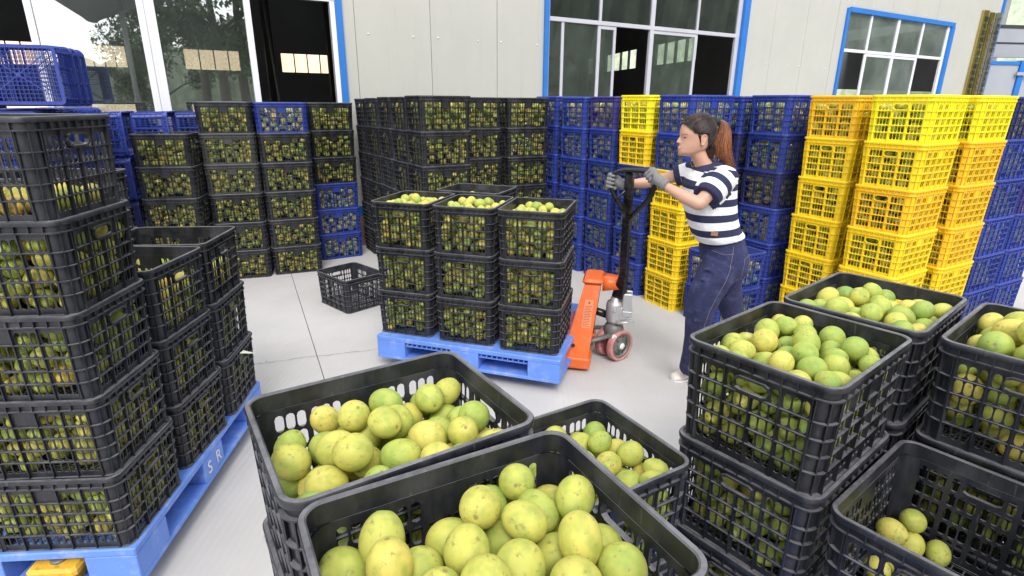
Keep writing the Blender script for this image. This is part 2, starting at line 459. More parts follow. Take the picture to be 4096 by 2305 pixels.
class MB:
    """collects faces for one mesh"""
    def __init__(self):
        self.v = []; self.f = []; self.sm = []
    def add(self, vs, fs, smooth=False):
        k = len(self.v)
        self.v += [tuple(p) for p in vs]
        self.f += [tuple(i + k for i in q) for q in fs]
        self.sm += [smooth] * len(fs)
    def box(self, x0, x1, y0, y1, z0, z1, mat=None):
        vs = [(x0, y0, z0), (x1, y0, z0), (x1, y1, z0), (x0, y1, z0), (x0, y0, z1), (x1, y0, z1), (x1, y1, z1), (x0, y1, z1)]
        if mat is not None:
            vs = [mat @ Vector(p) for p in vs]
        self.add(vs, [(0, 3, 2, 1), (4, 5, 6, 7), (0, 1, 5, 4), (1, 2, 6, 5), (2, 3, 7, 6), (3, 0, 4, 7)])
    def bbox(self, x0, x1, y0, y1, z0, z1, c=0.006, mat=None):
        """box with chamfered vertical and top edges"""
        pr = [(x0 + c, y0), (x1 - c, y0), (x1, y0 + c), (x1, y1 - c), (x1 - c, y1), (x0 + c, y1), (x0, y1 - c), (x0, y0 + c)]
        cx, cy = (x0 + x1) / 2, (y0 + y1) / 2
        def ins(p):
            return (p[0] + (c if p[0] < cx else -c) * 0.8, p[1] + (c if p[1] < cy else -c) * 0.8)
        L = [[(*ins(p), z0) for p in pr], [(*p, z0 + c) for p in pr], [(*p, z1 - c) for p in pr], [(*ins(p), z1) for p in pr]]
        vs = [q for l in L for q in l]
        if mat is not None:
            vs = [mat @ Vector(p) for p in vs]
        fs = [tuple(range(7, -1, -1)), tuple(24 + i for i in range(8))]
        for k in range(3):
            for i in range(8):
                j = (i + 1) % 8
                fs.append((k * 8 + i, k * 8 + j, (k + 1) * 8 + j, (k + 1) * 8 + i))
        self.add(vs, fs)
    def tube(self, pts, rad, seg=8, cap=True, smooth=True, closed=False, squash=1.0):
        pts = [Vector(p) for p in pts]
        n = len(pts)
        rads = rad if isinstance(rad, (list, tuple)) else [rad] * n
        rings = []
        up = Vector((0, 0, 1))
        prev = None
        for i, p in enumerate(pts):
            if closed:
                d = (pts[(i + 1) % n] - pts[i - 1]).normalized()
            else:
                d = (pts[min(i + 1, n - 1)] - pts[max(i - 1, 0)]).normalized()
            if prev is None:
                a = up if abs(d.dot(up)) < 0.9 else Vector((1, 0, 0))
                s = d.cross(a).normalized()
            else:
                s = (prev - d * prev.dot(d)).normalized()
            prev = s
            t = d.cross(s)
            rings.append([p + (s * math.cos(2 * math.pi * k / seg) + t * math.sin(2 * math.pi * k / seg) * squash) * rads[i] for k in range(seg)])
        vs = [q for r_ in rings for q in r_]
        fs = []
        m = n if closed else n - 1
        for i in range(m):
            a, b_ = i * seg, ((i + 1) % n) * seg
            for k in range(seg):
                kk = (k + 1) % seg
                fs.append((a + k, a + kk, b_ + kk, b_ + k))
        if cap and not closed:
            fs.append(tuple(range(seg - 1, -1, -1)))
            fs.append(tuple((n - 1) * seg + k for k in range(seg)))
        self.add(vs, fs, smooth)
    def cyl(self, p0, p1, r0, r1=None, seg=20, smooth=True):
        r1 = r0 if r1 is None else r1
        p0, p1 = Vector(p0), Vector(p1)
        d = (p1 - p0).normalized()
        a = Vector((0, 0, 1)) if abs(d.z) < 0.9 else Vector((1, 0, 0))
        s = d.cross(a).normalized(); t = d.cross(s)
        vs = []
        for p, r_ in ((p0, r0), (p1, r1)):
            vs += [p + (s * math.cos(2 * math.pi * k / seg) + t * math.sin(2 * math.pi * k / seg)) * r_ for k in range(seg)]
        k0 = len(self.v)
        self.v += [tuple(q) for q in vs]
        for k in range(seg):
            kk = (k + 1) % seg
            self.f.append((k0 + k, k0 + kk, k0 + seg + kk, k0 + seg + k)); self.sm.append(smooth)
        self.f.append(tuple(k0 + i for i in range(seg - 1, -1, -1))); self.sm.append(False)
        self.f.append(tuple(k0 + seg + i for i in range(seg))); self.sm.append(False)
    def lathe(self, prof, seg=24, mat=None, smooth=True):
        """prof = [(r, z)], closed with caps"""
        vs = []
        for r_, z in prof:
            for k in range(seg):
                a = 2 * math.pi * k / seg
                vs.append((r_ * math.cos(a), r_ * math.sin(a), z))
        if mat is not None:
            vs = [mat @ Vector(p) for p in vs]
        fs = []
        for i in range(len(prof) - 1):
            for k in range(seg):
                kk = (k + 1) % seg
                fs.append((i * seg + k, i * seg + kk, (i + 1) * seg + kk, (i + 1) * seg + k))
        fs.append(tuple(range(seg - 1, -1, -1)))
        fs.append(tuple((len(prof) - 1) * seg + k for k in range(seg)))
        self.add(vs, fs, smooth)
    def ellipsoid(self, c, r, mat=None, seg=16, rings=10):
        vs = [(0, 0, -1)]
        for i in range(1, rings):
            ph = math.pi * i / rings - math.pi / 2
            for k in range(seg):
                a = 2 * math.pi * k / seg
                vs.append((math.cos(ph) * math.cos(a), math.cos(ph) * math.sin(a), math.sin(ph)))
        vs.append((0, 0, 1))
        vs = [Vector((p[0] * r[0], p[1] * r[1], p[2] * r[2])) for p in vs]
        if mat is not None:
            vs = [mat @ p for p in vs]
        vs = [p + Vector(c) for p in vs]
        fs = []
        for k in range(seg):
            kk = (k + 1) % seg
            fs.append((0, 1 + kk, 1 + k))
            for i in range(rings - 2):
                fs.append((1 + i * seg + k, 1 + i * seg + kk, 1 + (i + 1) * seg + kk, 1 + (i + 1) * seg + k))
            fs.append((1 + (rings - 2) * seg + k, 1 + (rings - 2) * seg + kk, len(vs) - 1))
        self.add(vs, fs, True)
    def capsule(self, p0, p1, r0, r1=None, seg=12):
        r1 = r0 if r1 is None else r1
        p0, p1 = Vector(p0), Vector(p1)
        d = (p1 - p0); L = d.length; d = d / max(L, 1e-6)
        pts, rr = [], []
        for a in (80, 60, 40, 20):
            pts.append(p0 - d * r0 * math.sin(R(a))); rr.append(r0 * math.cos(R(a)))
        for k in range(5):
            t = k / 4
            pts.append(p0.lerp(p1, t)); rr.append(r0 + (r1 - r0) * t)
        for a in (20, 40, 60, 80):
            pts.append(p1 + d * r1 * math.sin(R(a))); rr.append(r1 * math.cos(R(a)))
        self.tube(pts, rr, seg)
    def mesh(self, name, mat=None):
        me = bpy.data.meshes.new(name)
        me.from_pydata(self.v, [], self.f)
        me.polygons.foreach_set('use_smooth', self.sm)
        if mat is not None:
            me.materials.append(mat)
        me.update()
        return me
    def amesh(self, name, mat=None, ang=35):
        me = self.mesh(name, mat)
        me.set_sharp_from_angle(angle=R(ang))
        return me
    def build(self, name, mat, parent=None, loc=(0, 0, 0), rot=(0, 0, 0)):
        o = bpy.data.objects.new(name, self.mesh(name, mat))
        o.location = loc; o.rotation_euler = rot
        return link(o, parent)

def text_obj(body, size, mat, parent, extrude=0.001):
    cu = bpy.data.curves.new('lettering', 'FONT'); cu.body = body; cu.size = size; cu.align_x = 'CENTER'; cu.extrude = extrude; cu.resolution_u = 3
    t = bpy.data.objects.new('lettering', cu); col.objects.link(t)
    dg = bpy.context.evaluated_depsgraph_get()
    me = bpy.data.meshes.new_from_object(t.evaluated_get(dg))
    bpy.data.objects.remove(t); bpy.data.curves.remove(cu)
    me.name = 'lettering'; me.materials.clear(); me.materials.append(mat)
    return link(bpy.data.objects.new('lettering', me), parent)

def remeshed(mb, name, mat, voxel, smooth=4, parent=None, fac=0.5):
    me = mb.mesh(name)
    o = bpy.data.objects.new(name, me)
    col.objects.link(o)
    md = o.modifiers.new('r', 'REMESH'); md.mode = 'VOXEL'; md.voxel_size = voxel; md.use_smooth_shade = True
    if smooth:
        ms = o.modifiers.new('s', 'SMOOTH'); ms.iterations = smooth; ms.factor = fac
    dg = bpy.context.evaluated_depsgraph_get()
    new = bpy.data.meshes.new_from_object(o.evaluated_get(dg))
    o.modifiers.clear()
    o.data = new
    bpy.data.meshes.remove(me)
    new.materials.clear(); new.materials.append(mat)
    new.polygons.foreach_set('use_smooth', [True] * len(new.polygons))
    o.parent = parent
    return o

# ------------------------------------------------------------------ ground
g = MB(); g.add([(-250, -250, -0.012), (250, -250, -0.012), (250, 250, -0.012), (-250, 250, -0.012)], [(0, 1, 2, 3)])
ground = g.build('ground', M['joint']); tag(ground, kind='structure')
# slab grid: one joint runs through (-2.34, 5.73) and (-1.25, 3.39)
JA = math.atan2(5.732 - 3.390, -2.341 + 1.251)          # direction of the visible joint
jd = Vector((math.cos(JA), math.sin(JA), 0)); jn = Vector((jd.y, -jd.x, 0))
j0 = Vector((-1.2513, 3.39, 0))
PW, PL_ = 4.6, 6.0
for i in range(-4, 6):
    for j in range(-3, 6):
        c0 = j0 + jn * (i * PW) + jd * (-3.1 + j * PL_)
        gp = 0.0028
        ps = [c0 + jn * gp + jd * gp, c0 + jn * (PW - gp) + jd * gp, c0 + jn * (PW - gp) + jd * (PL_ - gp), c0 + jn * gp + jd * (PL_ - gp)]
        sb = MB()
        vs = [(p.x, p.y, 0.0) for p in ps] + [(p.x, p.y, -0.012) for p in ps]
        sb.add(vs, [(0, 3, 2, 1), (0, 1, 5, 4), (1, 2, 6, 5), (2, 3, 7, 6), (3, 0, 4, 7)])
        o = sb.build('concrete_slab', M['concrete'], ground)
def polystrip(pts, w):
    s = MB(); vs = []
    for i, p in enumerate(pts):
        a = Vector(pts[max(i - 1, 0)]); b = Vector(pts[min(i + 1, len(pts) - 1)])
        d = (b - a).normalized(); nrm = Vector((-d.y, d.x, 0)) * w * random.uniform(0.3, 1)
        vs += [Vector(p) + nrm, Vector(p) - nrm]
    s.add(vs, [(2 * i, 2 * i + 1, 2 * i + 3, 2 * i + 2) for i in range(len(pts) - 1)])
    return s
def crackpts(a, b, n, amp):
    a, b = Vector(a), Vector(b); out = []
    off = 0
    for i in range(n + 1):
        off = off * 0.7 + random.uniform(-amp, amp)
        d = (b - a).normalized()
        out.append(a.lerp(b, i / n) + Vector((-d.y, d.x, 0)) * off)
    return out
o = polystrip(crackpts((-2.0, 3.52, 0.004), (-0.95, 3.86, 0.004), 40, 0.008), 0.0022).build('floor_crack', M['joint'])
tag(o, kind='structure')

# ------------------------------------------------------------------ crate meshes (long axis X, short axis Y, bottom at z = 0)
CL, CW, CH, PITCH = 0.50, 0.41, 0.302, 0.295
def taper(z):            # inset of the outer wall skin from the rim outline
    return 0.0205 - 0.0105 * (z / 0.29)
def capsule_cell(mb, a0, a1, z0, z1, hw, hh, place, th=0.0032, ha=0):
    """a wall cell with one rounded slot through it; place(a, z, depth) -> point"""
    ca, cz = (a0 + a1) / 2, (z0 + z1) / 2
    arc = [(ca + hw * math.cos(R(t)), cz + (hh - hw) + hw * math.sin(R(t))) for t in (0, 45, 90, 135, 180)]
    arcb = [(ca + hw * math.cos(R(t)), cz - (hh - hw) + hw * math.sin(R(t))) for t in (180, 225, 270, 315, 360)]
    hole = arc + arcb          # CCW from right-top
    corners = [(a1, z1), (a0, z1), (a0, z0), (a1, z0)]
    vs = []
    for d in (0.0, th):
        vs += [place(a, z, d) for a, z in corners] + [place(a, z, d) for a, z in hole]
    n = 14
    fs = []
    f1 = [(0, 1, 8, 7, 6, 5, 4), (1, 2, 9, 8), (2, 3, 13, 12, 11, 10, 9), (3, 0, 4, 13)]
    for q in f1:
        fs.append(q)
        fs.append(tuple(n + i for i in reversed(q)))
    for i in range(10):
        j = (i + 1) % 10
        fs.append((4 + i, 4 + j, n + 4 + j, n + 4 + i))
    mb.add(vs, fs)
def solid_cell(mb, a0, a1, z0, z1, place, th=0.0032, d0=0.0):
    vs = [place(a, z, d) for d in (d0, d0 + th) for a, z in ((a1, z1), (a0, z1), (a0, z0), (a1, z0))]
    mb.add(vs, [(0, 1, 2, 3), (7, 6, 5, 4), (0, 4, 5, 1), (1, 5, 6, 2), (2, 6, 7, 3), (3, 7, 4, 0)])
ROWS = [0.020, 0.066, 0.112, 0.158, 0.204, 0.250]
def wall_mesh(halfw, outer, ncol, per, special, label_plate, bay=0.90):
    """one wall in the plane y = -outer (outward = -Y); depth grows inwards"""
    mb = MB()
    def place(a, z, d):
        return (a, -(outer - taper(z)) + d, z)
    pitch = 2 * halfw / ncol
    c0, c1 = special
    for r_ in range(5):
        z0, z1 = ROWS[r_], ROWS[r_ + 1]
        for c in range(ncol):
            if r_ == 4 and c0 <= c < c1:
                continue
            bc = -halfw + (c // per + 0.5) * per * pitch; q0 = (c % per) - per / 2
            capsule_cell(mb, bc + q0 * pitch * bay, bc + (q0 + 1) * pitch * bay, z0, z1, pitch * 0.37, 0.0203, place)
            if c % per == 0: solid_cell(mb, bc - per / 2 * pitch, bc - per / 2 * pitch * bay, z0, z1, place)
            if c % per == per - 1: solid_cell(mb, bc + per / 2 * pitch * bay, bc + per / 2 * pitch, z0, z1, place)
    a0, a1 = -halfw + c0 * pitch, -halfw + c1 * pitch
    if label_plate:
        solid_cell(mb, a0, a1, ROWS[4], ROWS[5], place)
    else:
        # hand hole: wide rounded slot
        ca, cz = (a0 + a1) / 2, 0.229
        hw, hh = (a1 - a0) / 2 - 0.004, 0.016
        hole = [(ca + (hw - hh) + hh * math.cos(R(t)), cz + hh * math.sin(R(t))) for t in (-90, -45, 0, 45, 90)] + \
               [(ca - (hw - hh) + hh * math.cos(R(t)), cz + hh * math.sin(R(t))) for t in (90, 135, 180, 225, 270)]
        corners = [(a1, ROWS[5]), (a0, ROWS[5]), (a0, ROWS[4]), (a1, ROWS[4])]
        vs = []
        for d in (0.0, 0.0032):
            vs += [place(a, z, d) for a, z in corners] + [place(a, z, d) for a, z in hole]
        fs = []
        for q in [(0, 1, 9 + 1 - 1, 8), (0, 8, 7, 6), (1, 11, 10, 9), (1, 2, 12, 11), (2, 3, 4, 13), (2, 13, 12), (3, 5, 4), (3, 0, 6, 5)]:
            fs.append(q); fs.append(tuple(14 + i for i in reversed(q)))
        for i in range(10):
            j = (i + 1) % 10
            fs.append((4 + i, 4 + j, 18 + j, 18 + i))
        mb.add(vs, fs)
        # lip round the hand hole
        pts = [Vector(place(a, z, -0.006)) for a, z in hole]
        lv = []
        for (a, z) in hole:
            da, dz = a - ca, z - cz
            k = 1 + 0.004 / max(1e-4, math.hypot(da, dz))
            for (kk, dd) in ((1, -0.009), (k, -0.009), (k, 0), (1, 0)):
                lv.append(place(ca + da * kk, cz + dz * (kk + (0.25 if kk > 1 else 0)), dd))
        lf = []
        for i in range(10):
            j = (i + 1) % 10
            for q in range(4):
                qq = (q + 1) % 4
                lf.append((i * 4 + q, i * 4 + qq, j * 4 + qq, j * 4 + q))
        mb.add(lv, lf)
    # bottom strip, top strip
    solid_cell(mb, -halfw, halfw, 0.004, ROWS[0], place)
    solid_cell(mb, -halfw, halfw, ROWS[5], 0.262, place)
    # horizontal ribs
    rd, rt = 0.0075, 0.0032
    for z in ROWS[1:5]:
        if abs(z - ROWS[4]) < 1e-6 and not label_plate:
            segs = [(-halfw, a0), (a1, halfw), (a0, a1)]
        else:
            segs = [(-halfw, halfw)]
        for s0, s1 in segs:
            solid_cell(mb, s0, s1, z - rt / 2, z + rt / 2, place, rd, -rd)
    # vertical ribs
    cuts = list(range(0, ncol + 1, per))
    for c in cuts:
        a = -halfw + c * pitch
        ztop = 0.262
        if c0 < c < c1:
            ztop = ROWS[4]
        solid_cell(mb, a - rt / 2, a + rt / 2, 0.004, ztop, place, rd + 0.0005, -rd - 0.0005)
    return mb

def rr_outline(off, n=6, r0=0.045):
    """quarter arcs of a rounded rectangle, corner by corner, CCW"""
    out = []
    hx, hy, r_ = CL / 2 + off, CW / 2 + off, r0 + off
    for cx, cy, a0 in ((hx - r_, hy - r_, 0), (-hx + r_, hy - r_, 90), (-hx + r_, -hy + r_, 180), (hx - r_, -hy + r_, 270)):
        for k in range(n + 1):
            a = R(a0 + 90 * k / n)
            out.append((cx + r_ * math.cos(a), cy + r_ * math.sin(a)))
    return out
def ring(mb, prof, smooth=True):
    """sweep a closed profile [(off, z)] round the crate outline"""
    loops = [[(x, y, z) for x, y in rr_outline(off)] for off, z in prof]
    m = len(loops[0]); vs = [p for l in loops for p in l]; fs = []
    for i in range(len(loops)):
        a, b_ = i * m, ((i + 1) % len(loops)) * m
        for k in range(m):
            kk = (k + 1) % m
            fs.append((a + k, a + kk, b_ + kk, b_ + k))
    mb.add(vs, fs, smooth)
SIDE_H, END_H = 0.198, 0.150
END_C = 0.150       # half widths of the slotted parts
def corner_mesh():
    """solid rounded corner at +x +y, from the slotted panels round the arc"""
    mb = MB()
    def loop(z, extra):
        off = -taper(z) + extra
        hx, hy, r_ = CL / 2 + off, CW / 2 + off, 0.042
        pts = [(hx, END_H)]
        for k in range(7):
            a = R(90 * k / 6)
            pts.append((hx - r_ + r_ * math.cos(a), hy - r_ + r_ * math.sin(a)))
        pts.append((SIDE_H, hy))
        return pts
    zs = [0.004, 0.262]
    vs = []
    for z in zs:
        vs += [(x, y, z) for x, y in loop(z, 0)]
        vs += [(x, y, z) for x, y in loop(z, -0.0032)]
    n = 9; fs = []
    for i in range(n - 1):
        fs.append((i, i + 1, 2 * n + i + 1, 2 * n + i))
        fs.append((n + i + 1, n + i, 3 * n + i, 3 * n + i + 1))
    mb.add(vs, fs, True)
    for z in ROWS[1:5]:
        vs = []
        for e, zz in ((0.0, z - 0.0016), (0.0075, z - 0.0016), (0.0075, z + 0.0016), (0.0, z + 0.0016)):
            vs += [(x, y, zz) for x, y in loop(z, e)]
        fs = []
        for j in range(3):
            for i in range(n - 1):
                fs.append((j * n + i, j * n + i + 1, (j + 1) * n + i + 1, (j + 1) * n + i))
        mb.add(vs, fs)
    for k in (1, 4, 7):
        vs = []
        for z in zs:
            a = loop(z, 0)[k]; b_ = loop(z, 0.0065)[k]
            d = Vector((b_[0] - a[0], b_[1] - a[1], 0)).normalized()
            t = Vector((-d.y, d.x, 0)) * 0.0016
            for p in (a, b_):
                vs += [(p[0] + t.x, p[1] + t.y, z), (p[0] - t.x, p[1] - t.y, z)]
        mb.add(vs, [(0, 2, 6, 4), (2, 3, 7, 6), (3, 1, 5, 7)])
    return mb
def rim_mesh():
    mb = MB()
    ring(mb, [(-0.0105, 0.262), (-0.0100, 0.284), (-0.001, 0.2865), (0.0, 0.2895), (0.0, 0.2985), (-0.002, 0.3015), (-0.0105, 0.3025), (-0.0135, 0.300), (-0.0135, 0.262)])
    ring(mb, [(-0.0100, 0.2625), (-0.0015, 0.2625), (-0.0015, 0.2665), (-0.0100, 0.2665)], False)
    # small stiffening ribs under the lip
    for s in (-1, 1):
        for x in np.linspace(-0.198, 0.198, 11):
            y = s * (CW / 2 - 0.0055)
            mb.box(x - 0.0013, x + 0.0013, y - 0.0045, y + 0.0045, 0.266, 0.287)
        for y in np.linspace(-0.150, 0.150, 9):
            x = s * (CL / 2 - 0.0055)
            mb.box(x - 0.0045, x + 0.0045, y - 0.0013, y + 0.0013, 0.266, 0.287)
    return mb
def base_mesh():
    mb = MB()
    ring(mb, [(-0.034, 0.0), (-0.0125, 0.0), (-0.0125, 0.0045), (-0.034, 0.0045)], False)
    hx, hy = CL / 2 - 0.031, CW / 2 - 0.031
    for k, x in enumerate(np.linspace(-hx, hx, 18)):
        h = 0.009 if k % 4 == 1 else 0.0055
        mb.box(x - 0.0016, x + 0.0016, -hy, hy, 0.0004, h)
    for k, y in enumerate(np.linspace(-hy, hy, 14)):
        h = 0.0088 if k % 4 == 1 else 0.0053
        mb.box(-hx, hx, y - 0.0016, y + 0.0016, 0.0006, h)
    a = math.atan2(hy, hx); L = math.hypot(hx, hy) - 0.01
    for s in (-1, 1):
        mb.box(-L, L, -0.0025, 0.0025, -0.0006 + 0.0002 * s, 0.0062, Matrix.Rotation(s * a, 4, 'Z'))
    mb.cyl((0, 0, -0.0012), (0, 0, 0.007), 0.012, seg=12)
    return mb
side_mb = wall_mesh(SIDE_H, CW / 2, 15, 3, (6, 9), True)
end_mb = wall_mesh(END_H, CL / 2, 12, 3, (4, 8), False)
side_cmb = wall_mesh(SIDE_H, CW / 2, 15, 3, (6, 9), True, 0.86)
end_cmb = wall_mesh(END_H, CL / 2, 12, 4, (4, 8), False, 0.84)
CRATE = {}
for key in 'KGBDNYAE':
    CRATE[key] = dict(side=(side_mb if key in 'KG' else side_cmb).mesh('side_wall', M[key]), end=(end_mb if key in 'KG' else end_cmb).mesh('end_wall', M[key]),
                      corner=corner_mesh().amesh('corner_post', M[key]), rim=rim_mesh().amesh('rim', M[key]), base=base_mesh().mesh('base_grid', M[key]))
def mk_crate(key):
    c = CRATE[key]
    root = bpy.data.objects.new('fruit_crate', None)
    root.empty_display_size = 0.1
    parts = []
    def p(nm, me, rz=0.0, sc=(1, 1, 1)):
        o = bpy.data.objects.new(nm, me)
        o.rotation_euler = (0, 0, rz); o.scale = sc
        parts.append(o)
    p('side_wall', c['side']); p('side_wall', c['side'], math.pi)
    p('end_wall', c['end'], math.pi / 2); p('end_wall', c['end'], -math.pi / 2)
    for sx, sy in ((1, 1), (-1, 1), (-1, -1), (1, -1)):
        p('corner_post', c['corner'], 0, (sx, sy, 1))
    p('rim', c['rim']); p('base_grid', c['base'])
    return root, parts
PROTO = {k: mk_crate(k) for k in CRATE}
COLW = dict(K='black', G='faded black', B='blue', D='violet-blue', N='navy', Y='yellow', A='amber', E='lemon yellow')
GRP = dict(K='black crates', G='black crates', B='blue crates', D='blue crates', N='blue crates', Y='yellow crates', A='yellow crates', E='yellow crates')
def place_crate(key, matrix, label):
    root0, parts0 = PROTO[key]
    root = root0.copy(); col.objects.link(root)
    root.matrix_world = matrix
    for q in parts0:
        c = q.copy(); col.objects.link(c); c.parent = root
    tag(root, label, 'crate', GRP[key])
    return root

# ------------------------------------------------------------------ fruit packing
FR = 0.0335
def pack(top, mound=0.0, seed=0, cand=34, slope=(0, 0), r0=FR, patch=None):
    g_ = np.random.default_rng(seed)
    P = np.zeros((0, 3)); Rr = np.zeros(0)
    fails = 0
    while fails < 22:
        r_ = r0 * g_.uniform(0.88, 1.10)
        k = cand
        hx, hy = 0.2355 - r_ * 1.03, 0.1905 - r_ * 1.03
        c = np.stack([g_.uniform(-hx, hx, k), g_.uniform(-hy, hy, k)], 1)
        if len(P):
            d2 = ((c[:, None, :] - P[None, :, :2]) ** 2).sum(2)
            rs = (r_ + Rr)[None, :] * 0.965
            zz = np.where(d2 < rs ** 2, P[None, :, 2] + np.sqrt(np.maximum(rs ** 2 - d2, 0)), 0)
            z = np.maximum(zz.max(1), r_ + 0.006)
        else:
            z = np.full(k, r_ + 0.006)
        lim = top + mound * (1 - (c[:, 0] / 0.24) ** 2) * (1 - (c[:, 1] / 0.19) ** 2) + slope[0] * c[:, 0] + slope[1] * c[:, 1]
        ok = (z + r_ < lim) & (np.abs(c[:, 0]) + r_ * 1.03 < 0.2255 + 0.036 * z) & (np.abs(c[:, 1]) + r_ * 1.03 < 0.1805 + 0.036 * z)
        if patch is not None:
            ok &= patch(c[:, 0], c[:, 1], z)
        if not ok.any():
            fails += 1; continue
        z = np.where(ok, z, 9)
        i = int(z.argmin())
        P = np.vstack([P, [c[i, 0], c[i, 1], z[i]]]); Rr = np.append(Rr, r_)
    rot = g_.uniform(0, 2 * math.pi, (len(P), 3))
    el = g_.uniform(1.0, 1.22, len(P))
    return P, Rr, rot, el
FULL = [pack(0.272, 0.02, 100 + i) for i in range(6)]

fruits = []       # world: pos, r, elong, rot, crate desc, near?
def fill_crate(matrix, tpl, desc, near, hue=(0.0, 1.0), fl=0, big=1.0):
    P, Rr, rot, el = tpl
    sx, sy = ((1, 1), (-1, -1))[fl % 2]
    outer_only = not near
    for i in range(len(P)):
        x, y, z = P[i]
        if not near and abs(x) < 0.232 - 2.6 * FR and abs(y) < 0.187 - 2.6 * FR and z < 0.2:
            continue
        w = matrix @ Vector((x * sx, y * sy, z))
        fruits.append((w, float(Rr[i]) * big, float(el[i]), tuple(rot[i]), desc, near, hue))

# ------------------------------------------------------------------ stacks
PAL = 0.24
ORD = ['at the top', 'second from the top', 'third from the top', 'fourth from the top', 'fifth from the top', 'at the bottom']
def stack(cx, cy, ang, z0, cols, desc, pitch=PITCH, near=False, tops=None, hue=(0.0, 1.0), empty_levels=(), jit=0.5, fills=None, shift=None):
    n = len(cols)
    for l, key in enumerate(cols):
        fromtop = n - 1 - l
        if n == 1:
            pos = ''
        elif l == 0:
            pos = ' at the bottom of'
        else:
            pos = ' ' + ORD[fromtop] + ' of'
        a = ang + random.uniform(-jit, jit) * 1.2
        dx, dy = random.uniform(-1, 1) * 0.004 * jit, random.uniform(-1, 1) * 0.004 * jit
        if shift and l in shift:
            dx += shift[l][0]; dy += shift[l][1]; a += shift[l][2]
        m = Matrix.Translation((cx + dx, cy + dy, z0 + l * pitch)) @ Matrix.Rotation(R(a), 4, 'Z') @ Matrix.Scale(pitch / PITCH, 4, (0, 0, 1))
        lab = f"{COLW[key]} crate{pos} {desc}" if pos else f"{COLW[key]} crate, {desc}"
        place_crate(key, m, lab)
        if l in empty_levels:
            continue
        if fills and l in fills:
            tpl = fills[l]
        elif fromtop == 0 and tops is not None:
            tpl = tops
        else:
            tpl = FULL[(l * 5 + int(abs(cx) * 17) + int(abs(cy) * 31)) % len(FULL)]
        m2 = Matrix.Translation((cx + dx, cy + dy, z0 + l * pitch)) @ Matrix.Rotation(R(a), 4, 'Z')
        fill_crate(m2, tpl, f"{COLW[key]} crate{pos} {desc}" if pos else f"{COLW[key]} crate, {desc}", near, hue, l)

# --- left foreground pallet
stack(-1.597, 1.798, 184.9, PAL - 0.004, 'KKKKK', 'the tall front stack on the left pallet', pitch=0.2925, near=True, hue=(0.3, 1.0),
      fills={4: pack(0.088, 0.012, 31)}, jit=1.2)
stack(-2.112, 1.75, 184.0, PAL, 'KKKK', 'the stack cut by the left picture edge', hue=(0.3, 1.0))
stack(-1.630, 2.250, 181.0, PAL, 'KKK', 'the middle open stack on the left pallet', near=True, tops=pack(0.20, 0.0, 41), hue=(0.45, 1.0), jit=1.0)
stack(-1.655, 2.668, 186.0, PAL, 'KKK', 'the far open stack on the left pallet', near=True, tops=pack(0.17, 0.0, 42), hue=(0.45, 1.0), jit=1.0)
stack(-2.145, 2.64, 184.0, PAL, 'KKKK', 'the half-hidden back stack on the left pallet', tops=pack(0.13, 0, 43), hue=(0.3, 1.0))

# --- pallet on the jack
stack(-0.653, 3.790, 73.4, PAL, 'KKK', 'the left front stack on the lifted pallet', near=True, tops=pack(0.292, 0.035, 51, r0=0.031), hue=(0.1, 0.72), pitch=0.299, jit=0.9)
stack(-0.242, 3.647, 74.4, PAL, 'KKK', 'the middle front stack on the lifted pallet', near=True, tops=pack(0.290, 0.04, 52, r0=0.031), hue=(0.1, 0.72), pitch=0.299, jit=0.9)
stack(0.164, 3.507, 75.7, PAL, 'KKK', 'the right front stack on the lifted pallet', near=True, tops=pack(0.272, 0.05, 53, r0=0.031), hue=(0.1, 0.72), pitch=0.300, jit=0.9)
stack(-0.262, 4.215, -21.0, PAL, 'KKK', 'the back left stack on the lifted pallet', tops=pack(0.25, 0.02, 54), hue=(0.1, 0.72), pitch=0.299)
stack(0.215, 4.085, 74.5, PAL, 'KK', 'the low back stack on the lifted pallet', pitch=0.299)

# --- front foreground pallet
stack(-0.258, 1.033, 32.4, PAL, 'KKK', 'the stack of bright fruit at front centre', near=True, tops=pack(0.270, 0.045, 61, r0=0.0355, cand=60), hue=(0.0, 0.84), pitch=0.300, jit=0.3)
stack(-0.025, 0.675, 28.6, PAL, 'KKK', 'the nearest stack at the bottom picture edge', near=True, tops=pack(0.275, 0.05, 62, r0=0.0375, cand=60), hue=(0.38, 0.86), pitch=0.300, jit=0.3)
stack(0.175, 1.330, 30.5, PAL, 'KK', 'the low stack between front and right pallets', near=True, tops=pack(0.292, 0.02, 63, slope=(0.03, 0.0), r0=0.035, cand=60), hue=(0.1, 0.7), pitch=0.300, jit=0.3)

# --- right foreground pallet
stack(0.794, 1.433, 39.6, PAL, 'KKK', 'the big open stack right of the walkway', near=True, tops=pack(0.292, 0.03, 71, r0=0.033, cand=60), hue=(0.05, 0.72), pitch=0.299, jit=0.5, shift={2: (0.0, 0.0, 0.0)})
stack(1.205, 1.772, 41.0, PAL, 'KKK', 'the open stack before the yellow crates', near=True, tops=pack(0.292, 0.04, 72, r0=0.0335, cand=60), hue=(0.0, 0.72), pitch=0.299, jit=0.4)
stack(1.489, 1.432, 39.6, PAL, 'KKK', 'the heaped stack at the right picture edge', near=True, tops=pack(0.295, 0.10, 73, r0=0.039), hue=(0.1, 1.0), pitch=0.299, jit=0.4)
stack(1.066, 1.102, 39.0, PAL, 'KK', 'the nearly empty stack at bottom right corner', near=True,
      tops=pack(-0.075, 0.0, 74, slope=(-0.50, -1.15), r0=0.035), hue=(0.3, 0.9), pitch=0.299, jit=0.4)

